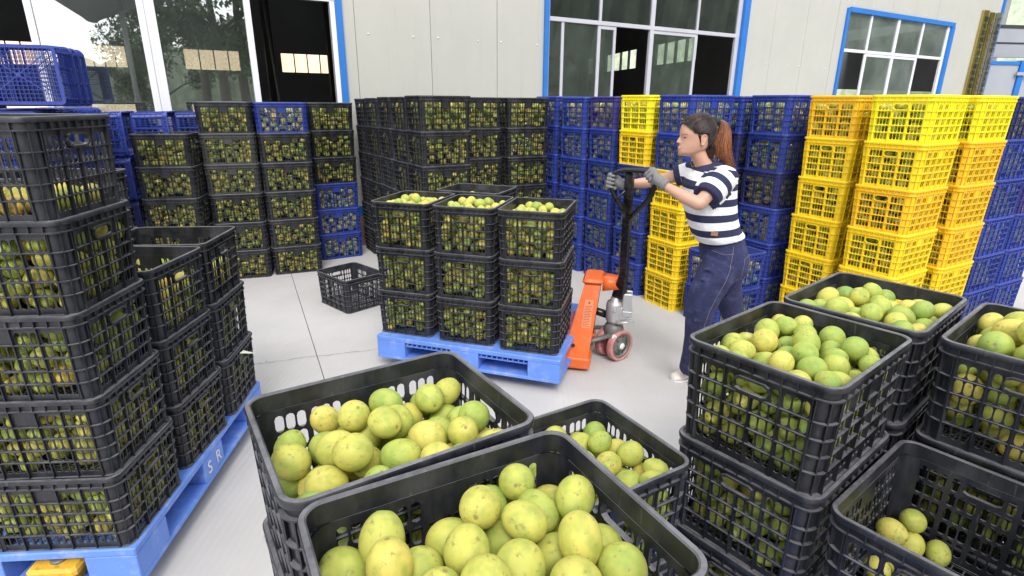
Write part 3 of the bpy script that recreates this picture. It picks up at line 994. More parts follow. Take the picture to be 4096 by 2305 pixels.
# --- floor stacks, left row
GL = 'row by the left windows'
stack(-3.22, 5.42, 12.0, 0, 'KKKKK', 'the short black stack before blue empties', pitch=0.2905, hue=(0.35, 1.0))
stack(-2.797, 5.763, 18.3, 0, 'KKKGGK', 'the black stack left of the blue-topped one', pitch=0.2885, hue=(0.3, 1.0), jit=0.9)
stack(-2.348, 5.965, 22.5, 0, 'KKKKKB', 'the black stack with one blue crate on it', pitch=0.2880, hue=(0.2, 0.95), jit=0.9)
stack(-2.080, 6.570, 30.0, 0, 'BBBKKK', 'the half blue, half black stack by the wall', pitch=0.2875, hue=(0.2, 0.9), jit=0.9)

# --- black block in the middle
kd = Vector((math.cos(R(119.8)), math.sin(R(119.8))))
dk = ['the nearest corner stack of the black block', 'the second stack back in the black block', 'the third stack back in the black block',
      'the fourth stack back in the black block', 'the last stack of the black block']
for i in range(5):
    q = kd * (0.432 * i)
    stack(-0.682 + q.x, 5.364 + q.y, 29.8 + (0, 3.0, -2.5, 2.0, 0)[i], 0, 'KKKKKK', dk[i], pitch=(0.299, 0.2975, 0.2975, 0.296, 0.295)[i], hue=(0.1, 0.85), jit=0.8)
stack(-0.415, 6.089, 25.0, 0, 'KKKKKK', 'the narrow-looking black stack behind the jack load', pitch=0.298, hue=(0.1, 0.85), jit=0.8)
stack(0.083, 6.343, 24.1, 0, 'KKKKKK', 'the black stack beside the blue row', pitch=0.298, hue=(0.2, 0.9), jit=0.8)

# --- blue and yellow rows
PB = 0.3008
stack(0.56, 6.60, 33.0, 0, 'NBBBBB', 'the farthest blue stack under the window', pitch=PB)
stack(0.807, 6.194, 34.0, 0, 'BBBBBB', 'the blue stack third left of yellow crates', pitch=0.299)
stack(1.062, 5.829, 32.0, 0, 'BBBBBD', 'the blue stack left of the yellow-topped one', pitch=0.300)
stack(1.284, 5.384, 32.0, 0, 'BBBBYE', 'the blue stack with two yellow crates on top', pitch=0.3015)
stack(1.526, 4.958, 28.5, 0, 'YYYYBB', 'the yellow stack with two blue on top', pitch=0.3012)
stack(1.773, 4.532, 27.7, 0, 'BB', 'the low blue stack behind the woman', pitch=0.300, tops=pack(0.26, 0.03, 81))
stack(2.09, 5.37, 27.0, 0, 'NNNNNB', 'the hidden blue stack behind the woman', pitch=PB)
stack(2.315, 4.968, 26.6, 0, 'BBBNBB', 'the blue stack next to the yellow wall', pitch=0.302, jit=0.8)
stack(2.561, 4.486, 30.5, 0, 'YYYYYA', 'the amber-topped yellow stack', pitch=0.301, jit=0.8)
stack(2.751, 4.031, 32.3, 0, 'EYYAYE', 'the lemon-topped front yellow stack', pitch=0.3011, jit=0.8)
stack(3.275, 4.281, 28.9, 0, 'YYAAAE', 'the right-hand yellow stack', pitch=0.3013, jit=0.8)
stack(3.06, 4.72, 29.0, 0, 'NNNNNN', 'the navy stack behind the yellow ones', pitch=PB)
stack(2.84, 5.18, 29.0, 0, 'NNNNNN', 'the navy stack farther behind the yellow ones', pitch=PB)
stack(3.78, 4.61, 29.0, 0, 'BBBBBN', 'the blue stack right of the yellow ones', pitch=PB)
stack(4.24, 4.86, 29.0, 0, 'BBBDBN', 'the rightmost blue stack', pitch=PB)
stack(3.60, 5.05, 29.0, 0, 'NNNNNN', 'the navy stack behind the right blue ones', pitch=PB)

# --- empty crate on the floor
place_crate('K', Matrix.Translation((-1.455, 4.86, 0)) @ Matrix.Rotation(R(-43), 4, 'Z'), 'lone empty black crate standing on the concrete floor')

# --- empty blue crates lying on their sides, nested
yaw = R(24)
RX = Matrix.Rotation(R(-90), 4, 'X')
def side_row(px, py, z, nest, desc, yw=yaw, key='B'):
    """px, py: lower right corner of the bottom face that looks at the yard"""
    for k in range(nest):
        off = Vector((-math.sin(yw), math.cos(yw), 0)) * (0.13 * k)
        c = Vector((px, py, 0)) - Vector((math.cos(yw), math.sin(yw), 0)) * 0.24 + off
        m = Matrix.Translation((c.x, c.y, z + 0.205)) @ Matrix.Rotation(yw, 4, 'Z') @ RX
        kk = ['front', 'second', 'third', 'fourth'][k]
        place_crate(key, m, f"empty blue crate on its side, {kk} in {desc}")
side_row(-3.12, 4.15, 1.70, 3, 'the nest on top at upper left', R(20))
rown = ['the lowest row', 'the second row up', 'the third row up', 'the top row']
for i, (px, py) in enumerate(((-3.30, 4.10), (-3.50, 4.60), (-3.66, 5.10))):
    for k in range(4):
        side_row(px, py, 0.01 + 0.42 * k, (4, 3, 2)[i], rown[k] + (' behind the tall stack', ' one column farther back', ' of the farthest column')[i])
for i, x in enumerate((-4.12, -3.81, -3.50, -3.19)):
    for k in range(4):
        yy = 7.06 + (x + 1.884) * 0.60 - 0.37
        B3 = Matrix(((0, 0, 1, 0), (1, 0, 0, 0), (0, 1, 0, 0), (0, 0, 0, 1)))
        m = Matrix.Translation((x - 0.15, yy, 0.205 + 0.412 * k)) @ Matrix.Rotation(R(20), 4, 'Z') @ B3
        place_crate('B' if k > 1 else 'N', m, f"blue crate lying sideways, {('leftmost', 'second', 'third', 'rightmost')[i]} in {rown[k]} by the window")

# ------------------------------------------------------------------ fruit: the 300 that show largest singly, the rest as one mass
cmi = cam.matrix_world.inverted()
fpx = 1024 * cam_d.lens / 36.0
W_, H_ = 1024, 576
zb = np.full((H_, W_), 1e9); ib = np.full((H_, W_), -1, int)
near_ids = [i for i, q in enumerate(fruits) if q[5]]
for i in near_ids:
    w, r_ = fruits[i][0], fruits[i][1]
    c = cmi @ w
    d = -c.z
    if d < 0.2: continue
    u, v = W_ / 2 + fpx * c.x / d, H_ / 2 - fpx * c.y / d
    pr = fpx * r_ / d
    x0, x1, y0, y1 = int(max(0, u - pr)), int(min(W_, u + pr + 1)), int(max(0, v - pr)), int(min(H_, v + pr + 1))
    if x0 >= x1 or y0 >= y1: continue
    yy, xx = np.mgrid[y0:y1, x0:x1]
    mk = ((xx - u) ** 2 + (yy - v) ** 2 < pr * pr) & (zb[y0:y1, x0:x1] > d)
    zb[y0:y1, x0:x1][mk] = d; ib[y0:y1, x0:x1][mk] = i
ids, cnt = np.unique(ib[ib >= 0], return_counts=True)
sc_ = []
for i, c in zip(ids, cnt):
    top = 1.0 if (' at the top of' in fruits[i][4]) else 0.35
    sc_.append((c * top, int(i)))
sc_.sort(reverse=True)
chosen = set(i for _, i in sc_[:300])

def fruit_mesh():
    bm = bmesh.new()
    bmesh.ops.create_icosphere(bm, subdivisions=4, radius=1.0)
    for v in bm.verts:
        z = v.co.z
        v.co.x *= 1 - 0.05 * z; v.co.y *= 1 - 0.05 * z
        if z > 0.93: v.co.z -= (z - 0.93) * 0.9
    me = bpy.data.meshes.new('fruit')
    bm.to_mesh(me); bm.free()
    for p in me.polygons: p.use_smooth = True
    me.materials.append(M['fruit'])
    return me
fme = bpy.data.meshes.new('fruit')
bmf = bmesh.new()
bmesh.ops.create_icosphere(bmf, subdivisions=4, radius=FR)
for v in bmf.verts:
    z = v.co.z / FR
    v.co.x *= 1 - 0.05 * z; v.co.y *= 1 - 0.05 * z
    if z > 0.95: v.co.z -= (z - 0.95) * 0.8 * FR
bmf.to_mesh(fme); bmf.free()
fme.polygons.foreach_set('use_smooth', [True] * len(fme.polygons))
fme.materials.append(M['fruit'])
SHORT = {'the tall front stack on the left pallet': 'tall left stack', 'the middle open stack on the left pallet': 'middle left-pallet stack', 'the far open stack on the left pallet': 'far left-pallet stack',
         'the left front stack on the lifted pallet': 'left lifted stack', 'the middle front stack on the lifted pallet': 'middle lifted stack', 'the right front stack on the lifted pallet': 'right lifted stack',
         'the stack of bright fruit at front centre': 'front centre stack', 'the nearest stack at the bottom picture edge': 'nearest stack', 'the low stack between front and right pallets': 'low centre stack',
         'the big open stack right of the walkway': 'walkway stack', 'the open stack before the yellow crates': 'yellow-side stack', 'the heaped stack at the right picture edge': 'right edge stack',
         'the nearly empty stack at bottom right corner': 'bottom right stack'}
hr = random.Random(5)
tones = {}
for i in sorted(chosen):
    hue = fruits[i][6]
    t = hr.uniform(*hue)
    if hr.random() < 0.12: t = hr.uniform(0, 1) * 0.9
    tones[i] = t
bycrate = {}
for i in chosen:
    bycrate.setdefault(fruits[i][4], []).append(i)
def scr(i):
    c = cmi @ fruits[i][0]
    return (c.x / -c.z, -c.y / -c.z)
NUM = ['first', 'second', 'third', 'fourth', 'fifth', 'sixth', 'seventh', 'eighth', 'ninth', 'tenth', 'eleventh', 'twelfth']
flabel = {}
for desc, ids_ in bycrate.items():
    st_n = next(v for k, v in SHORT.items() if k in desc)
    lvl = 'top crate' if ' at the top' in desc else 'bottom crate' if 'bottom of' in desc else desc.split(' crate ')[1].split(' from')[0] + ' crate down'
    ids_ = sorted(ids_, key=lambda i: scr(i)[1])
    nr = max(1, round(math.sqrt(len(ids_) / 1.6)))
    per = math.ceil(len(ids_) / nr)
    for r_ in range(nr):
        row = sorted(ids_[r_ * per:(r_ + 1) * per], key=lambda i: scr(i)[0])
        for k, i in enumerate(row):
            t = tones[i]
            cw = 'green' if t < 0.27 else 'yellow-green' if t < 0.6 else 'yellow' if t < 0.93 else 'orange-yellow'
            flabel[i] = f"{cw} fruit, {NUM[min(k, 11)]} from left in {NUM[min(r_, 11)]} row back-to-front, {lvl}, {st_n}".replace('row back-to-front', 'row from back')
pts, rots, scs = [], [], []
for i, (w, r_, e, rot, desc, near, hue) in enumerate(fruits):
    if i in chosen:
        o = bpy.data.objects.new('fruit', fme)
        o.location = w; o.rotation_euler = rot
        s = r_ / FR
        o.scale = (s * (1 - (e - 1) * 0.25), s * (1 - (e - 1) * 0.25), s * e)
        o.color = (tones[i], 0, 0, 1)
        tag(o, flabel[i], 'fruit', 'loose round fruits in the open crates')
        col.objects.link(o)
    else:
        pts.append(tuple(w)); rots.append(rot)
        s = r_ / FR
        scs.append((s * (1 - (e - 1) * 0.25), s * (1 - (e - 1) * 0.25), s * e))
pm = bpy.data.meshes.new('fruit_pile')
pm.from_pydata(pts, [], [])
a1 = pm.attributes.new('rot', 'FLOAT_VECTOR', 'POINT'); a1.data.foreach_set('vector', np.array(rots, dtype=np.float32).ravel())
a2 = pm.attributes.new('scl', 'FLOAT_VECTOR', 'POINT'); a2.data.foreach_set('vector', np.array(scs, dtype=np.float32).ravel())
pm.materials.append(M['fruit_pile'])
pile = bpy.data.objects.new('fruit_pile', pm)
col.objects.link(pile)
tag(pile, 'mass of green and yellow round fruit filling the slatted crates', 'fruit', None, 'stuff')
gn = bpy.data.node_groups.new('fruit_instances', 'GeometryNodeTree')
gn.interface.new_socket('Geometry', in_out='INPUT', socket_type='NodeSocketGeometry')
gn.interface.new_socket('Geometry', in_out='OUTPUT', socket_type='NodeSocketGeometry')
gi = gn.nodes.new('NodeGroupInput'); go = gn.nodes.new('NodeGroupOutput')
ico = gn.nodes.new('GeometryNodeMeshIcoSphere'); ico.inputs['Radius'].default_value = FR; ico.inputs['Subdivisions'].default_value = 3
ss = gn.nodes.new('GeometryNodeSetShadeSmooth')
sm_ = gn.nodes.new('GeometryNodeSetMaterial'); sm_.inputs['Material'].default_value = M['fruit_pile']
iop = gn.nodes.new('GeometryNodeInstanceOnPoints')
na = gn.nodes.new('GeometryNodeInputNamedAttribute'); na.data_type = 'FLOAT_VECTOR'; na.inputs['Name'].default_value = 'rot'
nb = gn.nodes.new('GeometryNodeInputNamedAttribute'); nb.data_type = 'FLOAT_VECTOR'; nb.inputs['Name'].default_value = 'scl'
e2r = gn.nodes.new('FunctionNodeEulerToRotation')
gn.links.new(gi.outputs[0], iop.inputs['Points'])
gn.links.new(ico.outputs['Mesh'], ss.inputs['Geometry'])
gn.links.new(ss.outputs['Geometry'], sm_.inputs['Geometry'])
gn.links.new(sm_.outputs['Geometry'], iop.inputs['Instance'])
gn.links.new(na.outputs['Attribute'], e2r.inputs['Euler'])
gn.links.new(e2r.outputs['Rotation'], iop.inputs['Rotation'])
gn.links.new(nb.outputs['Attribute'], iop.inputs['Scale'])
gn.links.new(iop.outputs['Instances'], go.inputs[0])
md = pile.modifiers.new('instances', 'NODES'); md.node_group = gn
print('fruits', len(fruits), 'single', len(chosen))

# ------------------------------------------------------------------ warehouse (local x runs along the wall, y goes inside, z up)
WA = R(31)
wh = empty('warehouse', (-1.8836, 7.0601, 0), WA)
tag(wh, 'cream panelled warehouse with blue-trimmed windows standing behind the crate stacks', 'building')
def bx(name, mat, parent, x0, x1, y0, y1, z0, z1, ch=None):
    m = MB()
    if ch: m.bbox(x0, x1, y0, y1, z0, z1, ch)
    else: m.box(x0, x1, y0, y1, z0, z1)
    return m.build(name, mat, parent)
TOPZ = 7.0
# openings: (s0, s1, z0, z1)
OPEN = [(-9.0, -0.20, 0.0, 2.86), (2.74, 6.72, 0.95, 3.62), (9.78, 13.98, 1.0, 3.46)]
seams = [-10.0, -9.07] + [round(-9.07 + 0.9375 * k, 4) for k in range(1, 10)] 
seams = [-10.0] + [0.07 - 0.9375 * k for k in range(10, 0, -1)] + [0.07 + 0.9375 * k for k in range(0, 18)] + [16.24]
seams = sorted(s for s in seams if s <= 16.241)
for a, b in zip(seams[:-1], seams[1:]):
    if b - a < 0.05: continue
    cuts = [(a, b)]
    # split panels at opening edges
    edges = sorted({a, b, *[e for o_ in OPEN for e in (o_[0], o_[1]) if a < e < b]})
    for k, (c, d) in enumerate(zip(edges[:-1], edges[1:])):
        g0 = 0.003 if c == a else 0.0
        g1 = 0.003 if d == b else 0.0
        spans = [(0.50, TOPZ)]
        for o_ in OPEN:
            if c >= o_[0] - 1e-6 and d <= o_[1] + 1e-6:
                spans = [(o_[3], TOPZ)] + ([(0.50, o_[2])] if o_[2] > 0.5 else [])
        for z0, z1 in spans:
            bx('wall_panel', M['panel'], wh, c + g0, d - g1, 0.0, 0.05, z0, z1, 0.0025 if (g0 and g1) else None)
bx('wall_backing', M['joint'], wh, -0.2, 2.74, 0.052, 0.07, 0.5, TOPZ)
bx('wall_backing', M['joint'], wh, 6.72, 9.78, 0.052, 0.07, 0.5, TOPZ)
bx('wall_backing', M['joint'], wh, 13.98, 16.24, 0.052, 0.07, 0.5, TOPZ)
for s0, s1 in ((-0.06, 16.24),):
    bx('base_trim', M['blue_trim'], wh, s0, s1, -0.012, 0.04, 0.385, 0.498)
    bx('plinth', M['plinth'], wh, s0, s1, -0.03, 0.05, 0.0, 0.384)
# shallow corrugation lines on the right-hand panels
for a in (7.288, 8.223, 9.165 - 0.94 + 0.94, 8.7, 7.7):
    pass
for s, z in [(0.22, 2.495), (0.775, 2.495), (1.10, 2.5), (1.66, 2.495), (2.0, 2.5), (2.57, 2.495), (7.16, 2.43), (7.50, 2.435), (8.1, 2.435), (8.46, 2.435), (9.0, 2.41), (9.3, 2.42), (9.9, 3.6), (10.6, 3.6), (11.3, 3.6), (12.0, 3.6), (12.7, 3.6), (13.4, 3.6)]:
    m = MB(); m.lathe([(0.011, 0.0), (0.011, 0.004), (0.006, 0.010)], 8, Matrix.Translation((s, 0, z)) @ Matrix.Rotation(R(90), 4, 'X'))
    m.build('screw_cap', M['white_cap'], wh)

def frame(name, parent, bars, mat, y0=0.0, y1=0.05):
    for (x0, x1, z0, z1) in bars:
        bx(name, mat, parent, x0, x1, y0, y1, z0, z1, 0.003)
# storefront at left
sf = bx('storefront_frame', M['white_metal'], wh, -9.0, -0.20, 0.0, 0.06, 2.80, 2.855)
for x0, x1 in ((-0.20, -0.145), (-1.085, -1.025), (-2.045, -1.985), (-1.955, -1.895), (-2.905, -2.85), (-6.5, -6.4)):
    bx('mullion', M['white_metal'], sf, x0, x1, -0.012, 0.055, 0.0, 2.798, 0.003)
bx('mullion', M['white_metal'], sf, -1.984, -1.956, 0.0, 0.045, 0.0, 2.797)
for x0, x1, y in ((-1.895, -1.085, 0.02), (-2.85, -2.045, 0.022), (-6.40, -4.1, 0.022)):
    bx('glass_pane', M['glass'], sf, x0, x1, y, y + 0.006, 0.02, 2.797)
bx('corner_trim', M['blue_trim'], wh, -0.143, -0.072, -0.035, 0.05, 0.0, TOPZ)
# window one
w1 = bx('window', M['blue_trim'], wh, 2.675, 2.745, -0.035, 0.055, 0.95, 3.70)
bx('trim', M['blue_trim'], w1, 6.695, 6.83, -0.05, 0.055, 0.95, 3.70)
bx('trim', M['blue_trim'], w1, 2.746, 6.694, -0.03, 0.055, 3.62, 3.70)
frame('mullion', w1, [(2.747, 2.775, 0.98, 3.615), (6.60, 6.69, 0.98, 3.615), (2.776, 6.599, 2.815, 2.87), (4.64, 4.72, 0.98, 2.814), (4.64, 4.72, 2.871, 3.6),
                      (3.64, 3.68, 2.871, 3.6), (5.64, 5.68, 2.871, 3.6)], M['alu'])
frame('sash_bar', w1, [(2.985, 3.03, 0.98, 2.813), (3.63, 3.685, 0.98, 2.813), (3.93, 3.975, 0.98, 2.813), (5.635, 5.69, 0.98, 2.813),
                       (3.686, 3.929, 2.765, 2.812), (4.721, 5.634, 2.765, 2.812)], M['alu'], 0.012, 0.04)
for x0, x1, z0, z1, g_ in ((2.776, 3.639, 2.872, 3.6, 'glass_dark'), (3.681, 4.639, 2.872, 3.6, 'glass_dark'), (4.721, 5.639, 2.872, 3.6, 'glass_dark'), (5.681, 6.599, 2.872, 3.6, 'glass_dark'),
                           (3.031, 3.629, 0.99, 2.812, 'glass_mid'), (2.776, 2.984, 0.99, 2.812, 'glass_mid'), (3.686, 3.929, 0.99, 2.764, 'glass_mid'), (4.721, 5.634, 0.99, 2.764, 'glass_mid')):
    bx('glass_pane', M[g_], w1, x0, x1, 0.024, 0.029, z0, z1)
# window two
w2 = bx('window', M['blue_trim'], wh, 9.70, 9.782, -0.035, 0.055, 1.0, 3.52)
bx('trim', M['blue_trim'], w2, 13.90, 14.03, -0.05, 0.055, 1.0, 3.455)
bx('trim', M['blue_trim'], w2, 9.783, 14.03, -0.04, 0.055, 3.456, 3.54)
frame('mullion', w2, [(9.785, 9.82, 1.02, 3.45), (13.80, 13.895, 1.02, 3.45), (9.821, 13.799, 2.745, 2.80), (11.64, 11.73, 1.02, 2.744), (11.64, 11.73, 2.801, 3.45),
                      (10.61, 10.665, 2.801, 3.45), (12.68, 12.745, 2.801, 3.45)], M['white_metal'])
frame('sash_bar', w2, [(10.62, 10.70, 1.02, 2.743), (12.66, 12.735, 1.02, 2.743), (10.701, 11.639, 2.69, 2.743), (11.731, 12.659, 2.69, 2.743)], M['white_metal'], 0.012, 0.04)
for x0, x1, z0, z1 in ((9.821, 10.609, 2.802, 3.45), (10.666, 11.639, 2.802, 3.45), (11.731, 12.679, 2.802, 3.45), (12.746, 13.799, 2.802, 3.45),
                       (10.701, 11.639, 1.03, 2.689), (11.731, 12.659, 1.03, 2.689)):
    bx('glass_pane', M['glass_dusty'], w2, x0, x1, 0.024, 0.029, z0, z1)
bx('corner_trim', M['blue_trim'], wh, 16.243, 16.32, -0.04, 0.4, 0.0, TOPZ)
# shell of the hall
bx('roof', M['dark_steel'], wh, -10.2, 16.6, 0.06, 14.6, TOPZ + 0.01, TOPZ + 0.15)
bx('end_wall', M['inner_wall'], wh, -10.2, -10.05, 0.06, 13.0, 0.0, TOPZ)
WIN = [(-5.4, -4.2), (-3.56, -2.55), (-1.12, 0.43), (1.54, 3.12), (4.6, 6.1)]
xs = [-10.2] + [v for w in WIN for v in w] + [14.4]
bx('back_wall', M['inner_wall'], wh, -10.2, 14.4, 13.0, 13.12, 0.0, 1.30)
bx('back_wall', M['inner_wall'], wh, -10.2, 14.4, 13.0, 13.12, 1.62, 2.58)
bx('back_wall', M['inner_wall'], wh, -10.2, 14.4, 13.0, 13.12, 3.15, TOPZ)
for i in range(0, len(xs), 2):
    for z0, z1 in ((2.582, 3.148), (1.302, 1.618)):
        bx('back_wall', M['inner_wall'], wh, xs[i], xs[i + 1], 13.0, 13.12, z0, z1)
for a, b in WIN:
    f = bx('back_window', M['dark_steel'], wh, a, b, 13.02, 13.06, 2.582, 2.60)
    for k in range(1, 4):
        x = a + (b - a) * k / 4
        bx('glazing_bar', M['dark_steel'], f, x - 0.015, x + 0.015, 13.02, 13.06, 2.601, 3.147)
# interior posts and beams
for x, y in ((-0.72, 3.2), (-3.2, 5.6), (0.4, 8.0), (5.35, 2.6), (2.2, 9.5)):
    bx('steel_column', M['dark_steel'], wh, x - 0.09, x + 0.09, y - 0.09, y + 0.09, 0.0, TOPZ)
for y in (3.2, 6.4, 9.6):
    bx('roof_beam', M['dark_steel'], wh, -10, 8.5, y - 0.08, y + 0.08, 4.6, 4.85)
for x in (-7, -4, -1, 2, 5, 8):
    bx('roof_beam', M['dark_steel'], wh, x - 0.05, x + 0.05, 0.2, 13.0, 5.4, 5.5)
m = MB(); m.cyl((-0.42, 2.0, 0.0), (-0.62, 2.2, 4.8), 0.018, seg=8); m.build('hanging_pipe', M['grey_iron'], wh)
# skew partition wall with its window band (world points turned into hall coordinates)
def to_wh(x, y):
    dx, dy = x + 1.8836, y - 7.0601
    return Vector((dx * math.cos(WA) + dy * math.sin(WA), -dx * math.sin(WA) + dy * math.cos(WA), 0))
B1, B2 = to_wh(4.7, 15.4), to_wh(2.3, 27.0)
bdir = (B2 - B1).normalized(); bnrm = Vector((-bdir.y, bdir.x, 0))
def bwall(t0, t1, z0, z1, name='partition_wall', mat='inner_wall', th=0.06, parent=wh):
    m = MB(); fr_ = Matrix(((bdir.x, bnrm.x, 0, B1.x), (bdir.y, bnrm.y, 0, B1.y), (0, 0, 1, 0), (0, 0, 0, 1)))
    m.box(t0, t1, -th / 2, th / 2, z0, z1, fr_)
    return m.build(name, M[mat], parent)
BW = [(0.1, 2.55), (3.9, 7.97), (7.99, 11.5)]
BW = [(0.1, 2.55), (3.9, 6.65), (7.97, 11.5)]
bwall(-3.95, 14.0, 0.0, 2.80); bwall(-3.95, 14.0, 3.36, TOPZ)
bwall(-3.95, 0.1, 2.802, 3.358); bwall(2.55, 3.9, 2.802, 3.358); bwall(6.65, 7.97, 2.802, 3.358); bwall(11.5, 14.0, 2.802, 3.358)
bwall(-3.9, 13.9, 0.0, 1.6, 'partition_rail', 'shed_panel', 0.10)
for a, b in BW:
    for k in range(0, 5):
        t = a + (b - a) * k / 4
        bwall(t - 0.03, t + 0.03, 2.802, 3.358, 'glazing_bar', 'white_metal' if k else 'blue_trim', 0.07)
# what window two looks into: soffit, back panel with a gap, a blue-framed cabin behind
bx('back_panel', M['inner_wall'], wh, 14.2, 30.0, 5.0, 5.1, 2.25, TOPZ)
bx('soffit', M['dark_steel'], wh, 9.4, 13.9, 0.5, 3.5, 3.6, 3.7)

# sign boards on the corner: two brass plates and a steel one, upright lettering
def board(s0, s1, z0, z1, mat, label, text, size, inkm, zt, pitch_, y=-0.06, off=0.0):
    root = MB()
    n = 6
    # slightly dished plate with returned edges
    vs = []; 
    for i in range(n + 1):
        t = i / n; x = s0 + (s1 - s0) * t
        yy = y - 0.018 * math.sin(math.pi * t) * (1 if mat == 'brass' else 0.6)
        vs += [(x, yy, z0), (x, yy, z1)]
    fs = [(2 * i, 2 * i + 2, 2 * i + 3, 2 * i + 1) for i in range(n)]
    k = len(vs)
    vs += [(s0, -0.002, z0), (s0, -0.002, z1), (s1, -0.002, z0), (s1, -0.002, z1)]
    fs += [(k, 0, 1, k + 1), (2 * n, k + 2, k + 3, 2 * n + 1), (1, *[2 * i + 1 for i in range(1, n + 1)], k + 3, k + 1)]
    fs += [tuple(reversed((0, *[2 * i for i in range(1, n + 1)], k + 2, k)))]
    root.add(vs, fs)
    me = root.mesh('sign_board', M[mat])
    o = bpy.data.objects.new('sign_board', me); col.objects.link(o)
    o.matrix_world = Matrix.Translation((-1.8836, 7.0601, 0)) @ Matrix.Rotation(WA, 4, 'Z')
    tag(o, label, 'sign', 'upright name boards at the warehouse corner')
    for i, ch in enumerate(text):
        t = text_obj(ch, size, M[inkm], o, 0.002)
        t.location = ((s0 + s1) / 2 + off, y - 0.024, zt - pitch_ * i)
        t.rotation_euler = (R(90), 0, 0)
        t.scale = (1.15, 0.72, 1)
board(15.24, 15.56, 1.1, 3.90, 'brass', 'left brass name board with black upright lettering by the warehouse corner', '融安县绿丰众合柑桔种植专业合作社', 0.19, 'ink', 3.66, 0.150)
board(15.60, 15.88, 1.1, 3.88, 'brass', 'right brass name board with worn lettering beside the steel board', '融安县桔乡金桔种植专业合作社', 0.17, 'plinth', 3.62, 0.165)
board(15.92, 16.235, 1.1, 3.90, 'steel_plate', 'shiny steel name board with black lettering at the wall corner', '广西融安绿橙上品农业发展有限公司', 0.19, 'ink', 3.68, 0.135)

# ------------------------------------------------------------------ beyond the hall
# neighbouring shed to the right
sh = empty('shed', (13.0, 17.0, 0), R(8))
tag(sh, 'grey metal shed with a deep dark fascia beyond the warehouse corner', 'shed')
bx('fascia', M['dark_steel'], sh, -1.0, 14, 0.0, 0.12, 3.78, 3.86)
bx('fascia', M['shed_panel'], sh, -1.0, 14, 0.02, 0.14, 3.42, 3.775)
bx('fascia', M['dark_steel'], sh, -1.0, 14, 0.0, 0.14, 3.385, 3.415)
bx('fascia', M['shed_panel'], sh, -1.0, 14, 0.02, 0.14, 3.03, 3.38)
bx('roof', M['dark_steel'], sh, -1.0, 14, 0.15, 8, 3.7, 3.8)
for x in (0.0, 4, 8, 12):
    bx('post', M['dark_steel'], sh, x, x + 0.15, 0.2, 0.35, 0, 3.7)
cb = empty('cabin', (12.6, 16.2, 0), R(10))
tag(cb, 'pale grey site cabin with blue corner posts below the shed roof', 'cabin')
bx('wall', M['shed_panel'], cb, 0, 1.05, 0, 0.06, 0.0, 2.78)
bx('top_rail', M['blue_trim'], cb, -0.1, 1.04, -0.03, 0.05, 2.785, 2.87)
bx('corner_post', M['blue_trim'], cb, 1.055, 1.22, -0.05, 0.1, 0.0, 2.89)
bx('wall', M['shed_panel'], cb, 1.225, 6.0, 0.03, 0.09, 0.0, 2.66)
bx('top_rail', M['blue_trim'], cb, 1.225, 6.0, 0.0, 0.1, 2.78, 2.86)
bx('ledge', M['shed_panel'], cb, 0.95, 6.0, -0.10, -0.055, 2.52, 2.60)

def hill(name, rings, az0, az1, naz, hfun, mat, seed):
    g_ = np.random.default_rng(seed)
    m = MB(); vs = []
    for j, rr_ in enumerate(rings):
        for i in range(naz + 1):
            az = R(az0 + (az1 - az0) * i / naz)
            h_ = hfun(math.degrees(az), j / (len(rings) - 1)) * (0.9 + 0.2 * g_.random()) + (g_.random() - 0.5) * 0.9 * (j > 0)
            vs.append((rr_ * math.sin(az), rr_ * math.cos(az), -0.2 if j == 0 else h_))
    fs = []
    for j in range(len(rings) - 1):
        for i in range(naz):
            a = j * (naz + 1) + i
            fs.append((a, a + 1, a + naz + 2, a + naz + 1))
    m.add(vs, fs)
    o = m.build(name, mat)
    tag(o, kind='structure')
    return o
def hf(az, t):
    base = 17 if az < 118 else 17 - (az - 118) * 0.36 if az < 150 else 5.4
    return base * min(1.0, t * 2.2)
def hf2(az, t):
    return 14 * min(1.0, t * 2.5)
hill('hillside', [38, 42, 47, 54, 64, 78, 95], 40, 240, 230, hf, M['foliage'], 3)
hill('netted_slope', [33, 36, 40, 46, 54, 70], 2, 52, 60, hf2, M['netted'], 5)
m = MB()
gb = np.random.default_rng(9)
nx, nz_ = 60, 8
vs = []
for j in range(nz_ + 1):
    for i in range(nx + 1):
        vs.append((-34 + 36 * i / nx, 26 + j * 1.4 + gb.random() * 0.4, -0.1 + j * 1.5 + gb.random() * 0.3))
m.add(vs, [(j * (nx + 1) + i, j * (nx + 1) + i + 1, (j + 1) * (nx + 1) + i + 1, (j + 1) * (nx + 1) + i) for j in range(nz_) for i in range(nx)])
o = m.build('embankment', M['tan_earth']); tag(o, kind='structure')
# orange machine glimpsed through the rear window
ex = empty('excavator', (0.6, 21.5, 0), R(10))
tag(ex, 'orange excavator arm seen through the far rear window of the hall', 'excavator')
m = MB(); m.tube([(0.2, 0, 1.2), (0.5, 0, 3.2), (1.5, 0, 3.4), (2.4, 0, 2.2)], [0.22, 0.2, 0.16, 0.1], 6); m.build('boom', M['excavator'], ex)
m = MB(); m.bbox(-0.8, 1.0, -0.9, 0.9, 0.9, 2.3, 0.1); m.build('cab', M['excavator'], ex)
for s in (-1, 1):
    m = MB(); m.bbox(-1.4, 1.4, s * 0.8 - 0.25, s * 0.8 + 0.25, 0.0, 0.8, 0.15); m.build('track', M['rubber'], ex)

